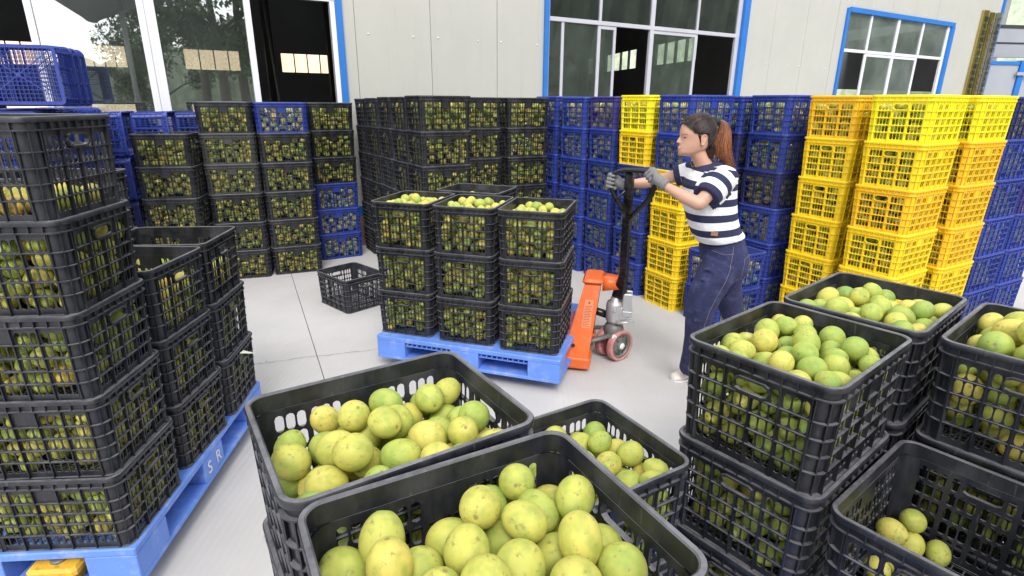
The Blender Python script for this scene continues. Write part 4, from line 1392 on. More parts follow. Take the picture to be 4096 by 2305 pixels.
# yard roof and trees behind the camera (they show in the panes)
cp = empty('awning', (2.6, -6.2, 0), 0)
tag(cp, 'dark pointed yard awning on a post, mirrored in the first storefront pane', 'awning')
m = MB(); tri = [(2.55, -5.0), (2.2, -4.2), (0.2, 3.2), (-2.6, 3.2), (-0.8, -0.6), (1.4, -3.7), (2.1, -4.75), (2.35, -5.0)]
m.add([(x, y, 4.30) for x, y in tri] + [(x, y, 4.42) for x, y in tri], [tuple(reversed(range(8))), tuple(8 + i for i in range(8))] + [(i, (i + 1) % 8, 8 + (i + 1) % 8, 8 + i) for i in range(8)])
m.build('roof', M['dark_steel'], cp)
m = MB(); m.cyl((-0.9, 2.6, 0), (-0.9, 2.6, 4.30), 0.06, seg=10); m.build('post', M['grey_iron'], cp)
def leafmat():
    mm, n, b = new_mat('tree_leaves')
    setv(b, Roughness=0.7)
    t = noise(n, 1.6, 3)
    r = ramp(n, [(0.3, (0.035, 0.06, 0.02)), (0.7, (0.09, 0.12, 0.04))])
    n.links.new(t.outputs['Fac'], r.inputs['Fac']); n.links.new(r.outputs['Color'], b.inputs['Base Color'])
    return mm
LM = leafmat()
def tree_parts(seed, h_):
    g_ = random.Random(seed)
    tr = MB()
    tr.tube([(0, 0, 0), (0.1, 0.05, h_ * 0.3), (0.0, 0.1, h_ * 0.65), (0.1, 0, h_ * 0.9)], [0.22, 0.17, 0.1, 0.04], 8)
    clumps = []
    for k in range(11):
        a = g_.uniform(0, 6.28); z = h_ * g_.uniform(0.32, 0.75); L_ = g_.uniform(1.0, 2.4)
        e = Vector((math.cos(a) * L_, math.sin(a) * L_, z + g_.uniform(0.5, 1.6)))
        tr.tube([(0.03, 0.03, z), Vector((0, 0, z)).lerp(e, 0.5) + Vector((0, 0, 0.15)), e], [0.07, 0.05, 0.02], 5)
        clumps.append((e, g_.uniform(0.8, 1.4)))
    clumps.append((Vector((0, 0, h_ * 0.95)), 1.2))
    lf = MB(); vs = []; fs = []
    for c, r_ in clumps:
        for k in range(900):
            d = Vector((g_.gauss(0, 1), g_.gauss(0, 1), g_.gauss(0, 0.8))).normalized() * (r_ * g_.random() ** 0.45)
            p = c + d; q = Vector((g_.gauss(0, 1), g_.gauss(0, 1), g_.gauss(0, 1))).normalized(); s = q.cross(Vector((0, 0, 1))).normalized()
            w = g_.uniform(0.07, 0.15)
            i = len(vs); vs += [p - q * w, p + s * w * 0.5, p + q * w, p - s * w * 0.5]; fs.append((i, i + 1, i + 2, i + 3))
    lf.add(vs, fs)
    return tr.mesh('trunk', M['bark']), lf.mesh('crown', LM)
TP = [tree_parts(3, 7.5), tree_parts(8, 9.0)]
tl = ['tall dark broadleaf tree mirrored in the second storefront pane', 'second leafy tree just left of the tallest in the mirrored view', 'lower bushy tree beside the mirrored canopy', 'leafy tree at the right end of the mirrored row', 'small far tree mirrored at the foot of the sky']
for i, (az, d, k, s) in enumerate(((146.6, 19, 1, 0.92), (144.6, 17, 0, 1.0), (150.0, 24, 0, 0.72), (142.0, 18, 1, 0.95), (152.4, 27, 1, 0.40))):
    t = empty('broadleaf_tree', (-2.9 + d * math.sin(R(az)), 6.5 + d * math.cos(R(az)) , 0), i * 1.3)
    t.scale = (s, s, s)
    tag(t, tl[i], 'tree', 'trees behind the yard')
    link(bpy.data.objects.new('trunk', TP[k][0]), t); link(bpy.data.objects.new('crown', TP[k][1]), t)

# ------------------------------------------------------------------ pallets
def pallet(cx, cy, ang, zbot, label, lx=1.28, ly=1.07, text=None, ribs=True):
    root = empty('plastic_pallet', (cx, cy, zbot), R(ang))
    tag(root, label, 'pallet', 'blue plastic pallets')
    H = 0.16
    hx, hy = lx / 2, ly / 2
    d = MB(); d.bbox(-hx, hx, -hy, hy, H - 0.032, H, 0.005); dk_ = d.build('deck', M['pallet'], root)
    # edge lip with small ribs in the openings
    for s in ((-1, 1) if ribs else ()):
        for x0, x1 in ((-hx + 0.215, -0.105), (0.105, hx - 0.215)):
            for k in range(9):
                x = x0 + (x1 - x0) * (k + 0.5) / 9
                q = MB(); q.box(x - 0.002, x + 0.002, s * (hy - 0.004) - 0.010, s * (hy - 0.004) + 0.010, H - 0.052, H - 0.0325)
                q.build('rib', M['pallet'], dk_)
            q = MB(); q.box(x0, x1, s * (hy - 0.012) - 0.008, s * (hy - 0.012) + 0.008, H - 0.056, H - 0.0522); q.build('edge_strip', M['pallet'], dk_)
    xs_ = ((-hx, -hx + 0.21), (-0.10, 0.10), (hx - 0.21, hx)); ys_ = ((-hy, -hy + 0.18), (-0.08, 0.08), (hy - 0.18, hy))
    for i, (x0, x1) in enumerate(xs_):
        for j, (y0, y1) in enumerate(ys_):
            b_ = MB(); b_.bbox(x0 + 0.001, x1 - 0.001, y0 + 0.001, y1 - 0.001, 0.0217, H - 0.0322, 0.003); b_.build('block', M['pallet'], root)
    for j, (y0, y1) in enumerate(ys_):
        b_ = MB(); b_.bbox(-hx, hx, y0, y1, 0.0, 0.0215, 0.003); b_.build('bottom_runner', M['pallet'], root)
    for i, (x0, x1) in enumerate(xs_):
        for y0, y1 in ((ys_[0][1], ys_[1][0]), (ys_[1][1], ys_[2][0])):
            b_ = MB(); b_.box(x0, x1, y0 + 0.001, y1 - 0.001, 0.001, 0.0205); b_.build('bottom_runner', M['pallet'], root)
    if text:
        for body, (x, z), rz, size, y in text:
            t = text_obj(body, size, M['white_ink'], root, 0.0006)
            t.location = (x, y, z); t.rotation_euler = (R(90), 0, rz)
    return root
pallet(-0.147, 3.864, -17.8, 0.08, 'scuffed light blue pallet lifted by the orange pallet jack')
pallet(-1.915, 2.206, 94.5, 0.08, 'blue pallet lettered S R under the tall left crates', ribs=False, text=[('S  R', (0.0, 0.048), 0, 0.085, -0.5365), ('O', (-0.56, 0.05), -math.pi / 2, 0.07, 0.3)])
pallet(0.0, 0.96, 30.5, 0.08, 'blue pallet under the nearest open crates at the front')
pallet(1.13, 1.43, 39.6, 0.08, 'blue pallet under the open crates at right')

# ------------------------------------------------------------------ yellow pallet truck under the left pallet
yj = empty('pallet_truck', (-1.62, 1.66, 0), R(94.5))
tag(yj, 'yellow pallet truck whose bolted fork pokes out under the left pallet', 'pallet jack')
def fork(y0):
    m = MB(); m.bbox(-0.10, 1.05, y0 - 0.085, y0 + 0.085, 0.145, 0.185, 0.012)
    f_ = m.build('fork', M['yellow_jack'], yj)
    m = MB(); m.lathe([(0.026, 0), (0.026, 0.006), (0.018, 0.010)], 16, Matrix.Translation((-0.045, y0, 0.185))); m.build('bolt', M['grey_iron'], f_)
    m = MB(); m.cyl((-0.02, y0 - 0.05, 0.041), (-0.02, y0 + 0.05, 0.041), 0.04); m.build('load_roller', M['grey_iron'], f_)
    m = MB(); m.box(-0.08, 0.12, y0 - 0.06, y0 - 0.05, 0.03, 0.146); m.box(-0.08, 0.12, y0 + 0.05, y0 + 0.06, 0.03, 0.146); m.build('roller_bracket', M['yellow_jack'], f_)
fork(0.0); fork(0.40)

# ------------------------------------------------------------------ orange pallet jack
jk = empty('pallet_jack', (0.70, 3.75, 0), R(-12))
tag(jk, 'orange hand pallet jack with black loop handle and red wheels lifting the load', 'pallet jack')
m = MB()
for s in (-1, 1):
    def q(x, y, z): return (x, s * y, z)
    o0 = [q(-0.295, 0.30, 0.10), q(-0.125, 0.30, 0.10), q(-0.075, 0.13, 0.575), q(-0.185, 0.13, 0.575)]
    i0 = [q(-0.295, 0.255, 0.10), q(-0.125, 0.255, 0.10), q(-0.075, 0.085, 0.56), q(-0.185, 0.085, 0.56)]
    f_ = [(0, 1, 2, 3), (7, 6, 5, 4), (0, 4, 5, 1), (1, 5, 6, 2), (2, 6, 7, 3), (3, 7, 4, 0)]
    m.add(o0 + i0, f_ if s < 0 else [tuple(reversed(t)) for t in f_])
    m.bbox(-0.335, -0.11, min(s * 0.31, s * 0.13), max(s * 0.31, s * 0.13), 0.025, 0.105, 0.01)
jf = m.build('frame', M['orange'], jk)
m = MB(); m.bbox(-0.20, -0.06, -0.135, 0.135, 0.5755, 0.612, 0.016); m.build('top_plate', M['orange'], jk)
m = MB()
vs = []
for x, w, z0, z1 in ((-0.065, 0.090, 0.525, 0.611), (-0.01, 0.080, 0.53, 0.608), (0.055, 0.064, 0.535, 0.600), (0.092, 0.035, 0.54, 0.582)):
    vs += [(x, -w, z0), (x, w, z0), (x, w * 0.8, z1), (x, -w * 0.8, z1)]
m.add(vs, [(0, 3, 2, 1), (12, 13, 14, 15)] + [(i * 4 + a, i * 4 + b, i * 4 + b + 4, i * 4 + a + 4) for i in range(3) for a, b in ((0, 1), (1, 2), (2, 3), (3, 0))], True)
m.build('lift_arm', M['orange'], jk)
m = MB(); m.box(-0.285, -0.27, -0.22, 0.22, 0.11, 0.25); m.build('cross_plate', M['orange'], jk)
for s in (-1, 1):
    m = MB(); m.bbox(-1.25, -0.30, s * 0.21 - 0.08, s * 0.21 + 0.08, 0.155, 0.205, 0.012); fk = m.build('fork', M['orange'], jk)
    m = MB(); m.cyl((-1.15, s * 0.21 - 0.045, 0.042), (-1.15, s * 0.21 + 0.045, 0.042), 0.04); m.build('load_roller', M['red_tyre'], fk)
    m = MB(); m.bbox(-1.22, -1.05, s * 0.21 - 0.06, s * 0.21 + 0.06, 0.06, 0.15, 0.01); m.build('roller_bracket', M['black_paint'], fk)
# pivot boss and warning sticker on the near leg
nn_ = Vector((0, -0.475, 0.27)).normalized(); 
def onleg(x, t, lift=0.002):      # t = 0 bottom .. 1 top of the near outer face
    p = Vector((0, -0.30 + 0.17 * t, 0.10 + 0.475 * t)); nv = Vector((0, -0.475, 0.27)).normalized() 
    nv = Vector((0, -0.941, 0.337))
    return Vector((x - 0.03 * (1 - t), p.y, p.z)) + nv * lift
m = MB(); m.cyl(onleg(-0.205, 0.17, -0.004), onleg(-0.205, 0.17, 0.006), 0.026, 0.022, seg=20); bo = m.build('pivot_boss', M['orange'], jk)
m = MB(); m.cyl(onleg(-0.205, 0.17, 0.004), onleg(-0.205, 0.17, 0.0085), 0.014, seg=16); m.build('pivot_pin', M['rubber'], bo)
def legstrip(x0, x1, t0, t1, mat, lift, name='sticker', parent=None):
    m = MB(); m.add([onleg(x0, t0, lift), onleg(x1, t0, lift), onleg(x1 + (t1 - t0) * 0.0, t1, lift), onleg(x0, t1, lift)], [(0, 1, 2, 3)])
    return m.build(name, mat, parent or jk)
stk = legstrip(-0.165, -0.105, 0.42, 0.80, simple('faded_sticker', (0.80, 0.25, 0.10), 0.3), 0.0022)
ink = simple('sticker_print', (0.36, 0.10, 0.07), 0.5)
for k in range(13):
    legstrip(-0.160, -0.112 - 0.006 * (k % 3), 0.44 + 0.022 * k, 0.449 + 0.022 * k, ink, 0.0030, 'print', stk)
m = MB(); m.add([onleg(-0.142, 0.75, 0.0031), onleg(-0.128, 0.75, 0.0031), onleg(-0.135, 0.78, 0.0031)], [(0, 1, 2)]); m.build('warning_triangle', M['rubber'], stk)
# hydraulic unit
m = MB(); m.lathe([(0.045, 0.270), (0.058, 0.285), (0.062, 0.30), (0.062, 0.405), (0.056, 0.425), (0.034, 0.435), (0.034, 0.455), (0.028, 0.46)], 28)
m.bbox(0.03, 0.095, -0.045, 0.045, 0.30, 0.40, 0.01)
pu = m.build('hydraulic_pump', M['cast_alu'], jk)
m = MB(); m.cyl((0, 0, 0.455), (0, 0, 0.545), 0.018, seg=20); m.build('lift_piston', M['chrome'], jk)
m = MB(); m.bbox(0.05, 0.115, 0.028, 0.05, 0.37, 0.50, 0.006); m.bbox(0.05, 0.115, -0.05, -0.028, 0.37, 0.50, 0.006); m.bbox(0.05, 0.12, -0.05, 0.05, 0.33, 0.375, 0.006)
m.build('handle_bracket', M['cast_alu'], jk)
m = MB()
for k in range(7): m.cyl((0.085, 0, 0.38 + 0.010 * k), (0.085, 0, 0.3865 + 0.010 * k), 0.014, seg=14)
m.build('spring', M['grey_iron'], jk)
m = MB(); m.cyl((0.02, -0.07, 0.290), (0.13, -0.06, 0.300), 0.010, seg=10); m.cyl((0.115, -0.075, 0.30), (0.115, -0.05, 0.30), 0.022, seg=16); m.build('release_pedal', M['cast_alu'], jk)
m = MB(); m.cyl((0, -0.075, 0.385), (0, -0.058, 0.385), 0.012, seg=12); m.build('filler_plug', M['chrome'], pu)
m = MB(); m.lathe([(0.040, 0.150), (0.066, 0.175), (0.072, 0.20), (0.070, 0.235), (0.060, 0.255), (0.045, 0.268)], 26); m.build('steering_yoke', M['grey_iron'], jk)
m = MB()
for s in (-1,):
    m.tube([(0.01, -0.075, 0.195), (-0.10, -0.12, 0.17), (-0.25, -0.17, 0.12)], [0.024, 0.022, 0.024], 8, squash=0.7)
    m.tube([(0.01, 0.075, 0.195), (-0.10, 0.12, 0.17), (-0.25, 0.17, 0.12)], [0.024, 0.022, 0.024], 8, squash=0.7)
m.build('link_arm', M['grey_iron'], jk)
m = MB(); m.cyl((0.01, -0.105, 0.195), (0.01, -0.085, 0.195), 0.017, seg=16); m.build('link_pin', M['white_cap'], jk)
m = MB(); m.tube([(-0.02, 0.03, 0.31), (-0.20, 0.10, 0.33)], 0.028, 6); m.build('inner_strut', M['black_paint'], jk)
# steering wheels, turned across
wd = Vector((0.60, -0.80, 0))
wrot = math.atan2(wd.y, wd.x) - R(-12)
for k, sgn in enumerate((-1, 1)):
    we = bpy.data.objects.new('steering_wheel', None)
    mt_ = Matrix.Translation((0.035, 0.0, 0.112)) @ Matrix.Rotation(wrot, 4, 'Z') @ Matrix.Translation((sgn * 0.058, 0, 0)) @ Matrix.Rotation(R(90) * sgn, 4, 'Y')
    m = MB(); m.lathe([(0.092, -0.024), (0.108, -0.025), (0.112, -0.020), (0.112, 0.020), (0.108, 0.025), (0.092, 0.024), (0.092, -0.024)], 44)
    me = m.mesh('steering_wheel', M['red_tyre']); wo_ = bpy.data.objects.new('steering_wheel', me); link(wo_, jk); wo_.matrix_local = mt_
    m = MB(); m.lathe([(0.080, -0.018), (0.0915, -0.020), (0.0915, 0.020), (0.080, 0.018), (0.072, 0.006), (0.072, -0.006), (0.080, -0.018)], 40)
    m.lathe([(0.034, -0.02), (0.036, 0.018), (0.030, 0.022)], 24)
    for a in range(5):
        m.box(0.028, 0.076, -0.004, 0.004, -0.012, 0.013, Matrix.Rotation(R(72 * a), 4, 'Z'))
    m.lathe([(0.080, -0.004), (0.080, 0.004)], 30)
    rm = m.build('rim', M['grey_iron'], wo_)
    m = MB(); m.lathe([(0.022, 0.018), (0.023, 0.026), (0.018, 0.031)], 24); m.build('hub_cap', M['white_cap'], wo_)
OFFX = 0.028
for c_ in list(jk.children):
    if c_.name.split('.')[0] in ('hydraulic_pump', 'lift_piston', 'handle_bracket', 'spring', 'release_pedal', 'steering_yoke', 'link_pin'):
        c_.location.x += OFFX
# handle: world coordinates turned into the jack's frame
jinv = (Matrix.Translation((0.70, 3.75, 0)) @ Matrix.Rotation(R(-12), 4, 'Z')).inverted()
J = lambda *p: jinv @ Vector(p)
def beam(mb, p0, p1, w0, d0, w1, d1, side):
    p0, p1 = Vector(p0), Vector(p1); d = (p1 - p0).normalized(); s = Vector(side); s = (s - d * s.dot(d)).normalized(); t = d.cross(s)
    vs = []
    for p, w, dd in ((p0, w0, d0), (p1, w1, d1)):
        for a, b_ in ((-1, -1), (-0.8, -1), (0.8, -1), (1, -1), (1, 1), (0.8, 1), (-0.8, 1), (-1, 1)):
            k = 0.82 if abs(a) == 1 else 1
            vs.append(p + s * w * a / 2 + t * dd * b_ * k / 2)
    mb.add(vs, [tuple(range(8))] + [tuple(8 + i for i in reversed(range(8)))] + [((i + 1) % 8, i, 8 + i, 8 + (i + 1) % 8) for i in range(8)])
sdv = (J(0.804, 3.24, 1.27) - J(0.591, 3.40, 1.263))
m = MB(); beam(m, J(0.772, 3.735, 0.455), J(0.681, 3.33, 1.362), 0.054, 0.040, 0.048, 0.036, sdv); hs = m.build('handle_stem', M['black_paint'], jk)
m = MB(); beam(m, J(0.745, 3.735, 0.47), J(0.752, 3.64, 0.66), 0.085, 0.055, 0.05, 0.05, sdv); m.build('stem_bracket', M['black_paint'], jk)
m = MB()
ctrl = [(0.686, 3.372, 1.10), (0.655, 3.378, 1.155), (0.605, 3.395, 1.235), (0.588, 3.402, 1.275), (0.590, 3.400, 1.318), (0.600, 3.390, 1.350), (0.624, 3.372, 1.369), (0.655, 3.35, 1.378),
        (0.69, 3.327, 1.381), (0.73, 3.297, 1.382), (0.770, 3.268, 1.380), (0.796, 3.250, 1.368), (0.807, 3.242, 1.335), (0.805, 3.24, 1.29), (0.800, 3.245, 1.255), (0.765, 3.29, 1.185), (0.725, 3.345, 1.12), (0.706, 3.372, 1.09)]
m.tube([J(*c) for c in ctrl], 0.0148, 14); m.build('handle_loop', M['gloss_black'], jk)
m = MB(); m.tube([J(0.668, 3.36, 1.26), J(0.63, 3.37, 1.215), J(0.615, 3.38, 1.19)], [0.009, 0.007, 0.005], 8); m.build('release_lever', M['black_paint'], jk)

# ------------------------------------------------------------------ the woman
pr = empty('person', (1.15, 3.27, 0))
tag(pr, 'woman in navy and white striped shirt and dark jeans pushing the orange pallet jack', 'person', )
def PV(mb_or_pts): return mb_or_pts
PX = Vector((1.15, 3.27, 0))
def L_(p): return Vector(p) - PX
def cap(mb, a, b, r0, r1=None, seg=14): mb.capsule(L_(a), L_(b), r0, r1, seg)
def ell(mb, c, r_, rot=None): mb.ellipsoid(L_(c), r_, rot.to_matrix().to_4x4() if rot else None)
def loft(mb, rings, seg=28, pw=2.3):
    """rings: (cx, cy, cz, half x, half y, tilt deg about Y)"""
    vs = []
    for cx, cy, cz, ax, ay, tl_ in rings:
        for k in range(seg):
            a = 2 * math.pi * k / seg
            c, s = math.cos(a), math.sin(a)
            x = math.copysign(abs(c) ** (2 / pw), c) * ax; y = math.copysign(abs(s) ** (2 / pw), s) * ay
            vs.append(Vector((cx + x * math.cos(R(tl_)), cy + y, cz + x * math.sin(R(tl_)))) - PX)
    fs = [tuple(range(seg - 1, -1, -1)), tuple((len(rings) - 1) * seg + k for k in range(seg))]
    for i in range(len(rings) - 1):
        for k in range(seg):
            kk = (k + 1) % seg
            fs.append((i * seg + k, i * seg + kk, (i + 1) * seg + kk, (i + 1) * seg + k))
    mb.add(vs, fs, True)
HY = 3.245
HEAD = [(1.694, 1.040, 1.085, 0.018), (1.688, 1.020, 1.105, 0.036), (1.675, 0.998, 1.128, 0.052), (1.655, 0.979, 1.145, 0.064), (1.630, 0.967, 1.154, 0.071), (1.605, 0.962, 1.157, 0.0745),
        (1.588, 0.962, 1.156, 0.0745), (1.572, 0.967, 1.152, 0.0725), (1.555, 0.968, 1.146, 0.0705), (1.538, 0.967, 1.136, 0.068), (1.522, 0.963, 1.122, 0.064), (1.507, 0.962, 1.102, 0.0585),
        (1.493, 0.961, 1.085, 0.050), (1.481, 0.963, 1.062, 0.039), (1.473, 0.972, 1.040, 0.026), (1.470, 0.985, 1.02, 0.012)]
def head_loft(mb, grow=0.0, zgrow=0.0):
    seg = 40; vs = []
    for z, xf, xb, hw in HEAD:
        xc = 1.066 if z > 1.50 else 1.03
        for k in range(seg):
            a = 2 * math.pi * k / seg
            c, s = math.cos(a), math.sin(a)
            if c < 0:
                cc = -abs(c) ** 0.80 * 1.0; x = xc + (xc - (xf - grow)) * cc
            else:
                x = xc + ((xb + grow) - xc) * c ** 0.9
            y = (hw + grow) * math.copysign(abs(s) ** 0.92, s)
            vs.append(Vector((x, HY + y, z + zgrow * (z - 1.60) / 0.1)) - PX)
    n = len(HEAD)
    fs = [tuple(range(seg)), tuple((n - 1) * seg + k for k in range(seg - 1, -1, -1))]
    for i in range(n - 1):
        for k in range(seg):
            kk = (k + 1) % seg
            fs.append((i * seg + kk, i * seg + k, (i + 1) * seg + k, (i + 1) * seg + kk))
    mb.add(vs, fs, True)
b = MB()
head_loft(b)
cap(b, (0.969, HY, 1.578), (0.957, HY, 1.555), 0.0060, 0.0078)        # nose
ell(b, (0.9555, HY, 1.5475), (0.0115, 0.0095, 0.0078))
ell(b, (0.965, HY - 0.009, 1.5445), (0.008, 0.006, 0.0055)); ell(b, (0.965, HY + 0.009, 1.5445), (0.008, 0.006, 0.0055))
ell(b, (0.964, HY, 1.5165), (0.0085, 0.017, 0.0052))                  # lips
ell(b, (0.966, HY, 1.5065), (0.0085, 0.015, 0.0055))
ell(b, (0.969, HY, 1.482), (0.011, 0.016, 0.011))                     # chin
cap(b, (1.062, HY, 1.520), (1.090, HY, 1.400), 0.047, 0.053)          # neck
ell(b, (1.11, HY, 1.372), (0.10, 0.13, 0.05))
# near arm (her left)
cap(b, (1.120, 3.095, 1.350), (1.010, 3.040, 1.240), 0.044, 0.037)
cap(b, (1.000, 3.040, 1.238), (0.925, 3.080, 1.272), 0.037, 0.035)
cap(b, (0.925, 3.080, 1.272), (0.828, 3.150, 1.326), 0.034, 0.022)
ell(b, (1.006, 3.040, 1.226), (0.030, 0.030, 0.022))
# far arm (her right)
cap(b, (1.070, 3.395, 1.372), (0.870, 3.450, 1.303), 0.042, 0.035)
cap(b, (0.870, 3.450, 1.303), (0.770, 3.435, 1.292), 0.035, 0.031)
cap(b, (0.770, 3.435, 1.292), (0.665, 3.412, 1.286), 0.031, 0.021)
body = remeshed(b, 'body', M['skin'], 0.0052, 5, pr)
# ear
b = MB()
b.tube([L_((1.072 + 0.0155 * math.cos(t) * (1.0 if math.sin(t) > 0 else 0.7) + 0.004 * math.sin(t), HY - 0.079 + 0.003 * math.cos(t), 1.563 + 0.027 * math.sin(t))) for t in [R(a) for a in range(0, 360, 24)]], 0.0036, 8, closed=True)
ell(b, (1.072, HY - 0.074, 1.562), (0.013, 0.0045, 0.024))
ell(b, (1.066, HY - 0.076, 1.540), (0.007, 0.0045, 0.009))
ear = remeshed(b, 'ear', M['skin'], 0.0018, 2, body)
from mathutils.bvhtree import BVHTree
hb = BVHTree.FromPolygons([v.co[:] for v in body.data.vertices], [p.vertices[:] for p in body.data.polygons])
def fo(x, z, lift=0.0005):
    h = hb.ray_cast(L_((x, HY - 0.2, z)), Vector((0, 1, 0)))
    return h[0] + h[1] * lift if h[0] is not None else L_((x, HY, z))
def facetube(pts, rad, name, mat, lift=0.0004):
    m = MB(); m.tube([fo(x, z, lift) for x, z in pts], rad, 6); return m.build(name, mat, body)
facetube([(0.9735, 1.5725), (0.9775, 1.5745), (0.984, 1.5740), (0.990, 1.5715)], [0.0006, 0.0016, 0.0014, 0.0005], 'eyelid', M['eye'], 0.0003)
facetube([(0.9745, 1.5712), (0.979, 1.5712), (0.984, 1.5708)], [0.0005, 0.0020, 0.0006], 'iris', M['eye'], -0.0004)
facetube([(0.968, 1.5865), (0.976, 1.5905), (0.986, 1.5900), (0.995, 1.5865)], [0.0007, 0.0014, 0.0012, 0.0004], 'eyebrow', M['hair'], 0.0)
facetube([(0.9595, 1.5165), (0.964, 1.5160), (0.972, 1.5125)], [0.0016, 0.0022, 0.0006], 'lips', M['lip'], -0.0004)
facetube([(0.9615, 1.5065), (0.966, 1.5070), (0.972, 1.5105)], [0.0020, 0.0022, 0.0006], 'lips', M['lip'], -0.0006)
m = MB(); m.tube([L_((1.035, HY - 0.062, 1.432)), L_((1.012, HY - 0.01, 1.412)), L_((1.03, HY + 0.06, 1.43))], 0.0012, 6); m.build('necklace', M['gold'], body)

# hair: combed-back cap, hanging ponytail of many locks
b = MB(); head_loft(b, 0.0055, 0.005)
hr_ = remeshed(b, 'hair', M['hair'], 0.0040, 1, pr)
capb = BVHTree.FromPolygons([v.co[:] for v in hr_.data.vertices], [p.vertices[:] for p in hr_.data.polygons])
HL = [(0.950, 1.652), (0.966, 1.645), (0.975, 1.636), (0.995, 1.618), (1.018, 1.598), (1.045, 1.590), (1.072, 1.592), (1.092, 1.583), (1.100, 1.55), (1.110, 1.515), (1.130, 1.490), (1.20, 1.48)]
def zline(x):
    for (x0, z0), (x1, z1) in zip(HL[:-1], HL[1:]):
        if x <= x1: return z0 + (z1 - z0) * max(0, x - x0) / (x1 - x0)
    return HL[-1][1]
bm = bmesh.new(); bm.from_mesh(hr_.data)
bmesh.ops.delete(bm, geom=[v for v in bm.verts if (v.co + PX).z < zline((v.co + PX).x)], context='VERTS')
bm.to_mesh(hr_.data); bm.free()
def set_tint(me, fn):
    a = me.attributes.new('tint', 'FLOAT', 'POINT')
    a.data.foreach_set('value', [fn(v.co) for v in me.vertices])
set_tint(hr_.data, lambda p: 0.05)
def locks(name, n, seed, path, spread, rad, tint0, tint1, parent, flat=0.75):
    g_ = random.Random(seed); m = MB(); tints = []
    for k in range(n):
        a = g_.uniform(0, 2 * math.pi); rr_ = g_.random() ** 0.45
        pts = []; ph = g_.uniform(0, 6.28); amp = g_.uniform(0.001, 0.005); end = g_.uniform(0.70, 1.06); fq = g_.uniform(3, 6)
        da = g_.uniform(-0.5, 0.5)
        for i in range(11):
            t = i / 10 * end
            f = t * (len(path) - 1); j = min(int(f), len(path) - 2); u = f - j
            p = Vector(path[j]).lerp(Vector(path[j + 1]), u)
            sp_ = spread[j] + (spread[j + 1] - spread[j]) * min(u, 1)
            aa = a + da * t
            pts.append(L_(p) + Vector((math.cos(aa) * sp_ * rr_ + amp * math.sin(fq * t + ph) * t * 2, math.sin(aa) * sp_ * rr_ * flat, amp * math.cos(ph + 2 * t) * t)))
        rr2 = [rad * (1 - 0.8 * (i / 10) ** 2) for i in range(11)]
        k0 = len(m.v)
        m.tube(pts, rr2, 4)
        tt = g_.uniform(-0.16, 0.16)
        for q in range(len(m.v) - k0):
            i = q // 4
            tints.append(min(1, max(0, tint0 + (tint1 - tint0) * (i / 10) ** 0.7 + tt)))
    o = m.build(name, M['hair'], parent)
    at = o.data.attributes.new('tint', 'FLOAT', 'POINT'); at.data.foreach_set('value', tints)
    return o
pt_ = [(1.152, HY, 1.655), (1.176, HY, 1.665), (1.198, HY, 1.650), (1.208, HY, 1.612), (1.203, HY, 1.565), (1.200, HY, 1.52), (1.212, HY, 1.475), (1.232, HY, 1.425)]
locks('ponytail', 620, 4, pt_, [0.010, 0.014, 0.022, 0.032, 0.046, 0.052, 0.048, 0.022], 0.0026, 0.30, 0.95, pr)
locks('ponytail_underside', 120, 9, pt_[:6], [0.010, 0.012, 0.02, 0.028, 0.04, 0.045], 0.003, 0.10, 0.35, pr)
locks('nape_hair', 90, 12, [(1.125, HY, 1.54), (1.130, HY, 1.50), (1.125, HY, 1.47), (1.11, HY, 1.452)], [0.030, 0.034, 0.030, 0.022], 0.0018, 0.15, 0.5, pr, 1.5)
m = MB(); m.lathe([(0.013, -0.014), (0.0185, -0.008), (0.0185, 0.008), (0.013, 0.014)], 18, Matrix.Translation(L_((1.160, HY, 1.657))) @ Matrix.Rotation(R(72), 4, 'Y')); m.build('hair_tie', M['rubber'], pr)
g_ = random.Random(11); m = MB(); ti = []
hc = L_((1.066, HY, 1.600)); tie = L_((1.155, HY, 1.655))
for k in range(520):
    x = g_.choice([g_.uniform(0.962, 1.06), g_.uniform(0.962, 1.06), g_.uniform(1.0, 1.14)])
    side = -1 if g_.random() < 0.62 else 1
    z = zline(x) + g_.uniform(-0.001, 0.010) if g_.random() < 0.6 else zline(x) + g_.uniform(0.0, 0.06)
    y = HY + side * 0.09 * (1.0 if x > 0.985 else g_.random())
    d0 = (L_((x, y, z)) - hc).normalized(); d1 = (tie - hc).normalized()
    pts = []
    for i in range(10):
        t = i / 9
        d = d0.slerp(d1, t) if d0.angle(d1) < 3.0 else d0.lerp(d1, t)
        h = capb.ray_cast(hc, d)
        if h[0] is None: continue
        pts.append(h[0] + d * (0.0006 + 0.0022 * g_.random() * math.sin(math.pi * t) * 0.4))
    if len(pts) < 5: continue
    k0 = len(m.v); n_ = len(pts); m.tube(pts, [0.0003] + [0.0011] * (n_ - 2) + [0.0007], 4)
    tn = 0.02 + 0.22 * g_.random() ** 2 + (0.35 if (x < 1.03 and z < zline(x) + 0.006 and g_.random() < 0.5) else 0)
    ti += [tn] * (len(m.v) - k0)
st_ = m.build('combed_strands', M['hair'], pr); at = st_.data.attributes.new('tint', 'FLOAT', 'POINT'); at.data.foreach_set('value', ti)
m = MB(); ti = []
for k in range(16):      # wisps before the ear
    x0 = 1.040 + 0.012 * g_.random()
    pts = [fo(x0 - 0.002 + 0.004 * i + 0.002 * g_.random(), 1.592 - 0.010 * i, 0.0012) for i in range(0, 3 + k % 4)]
    k0 = len(m.v); m.tube(pts, [0.0007] * (len(pts) - 1) + [0.0002], 4); ti += [0.25] * (len(m.v) - k0)
st_ = m.build('side_wisps', M['hair'], pr); at = st_.data.attributes.new('tint', 'FLOAT', 'POINT'); at.data.foreach_set('value', ti)

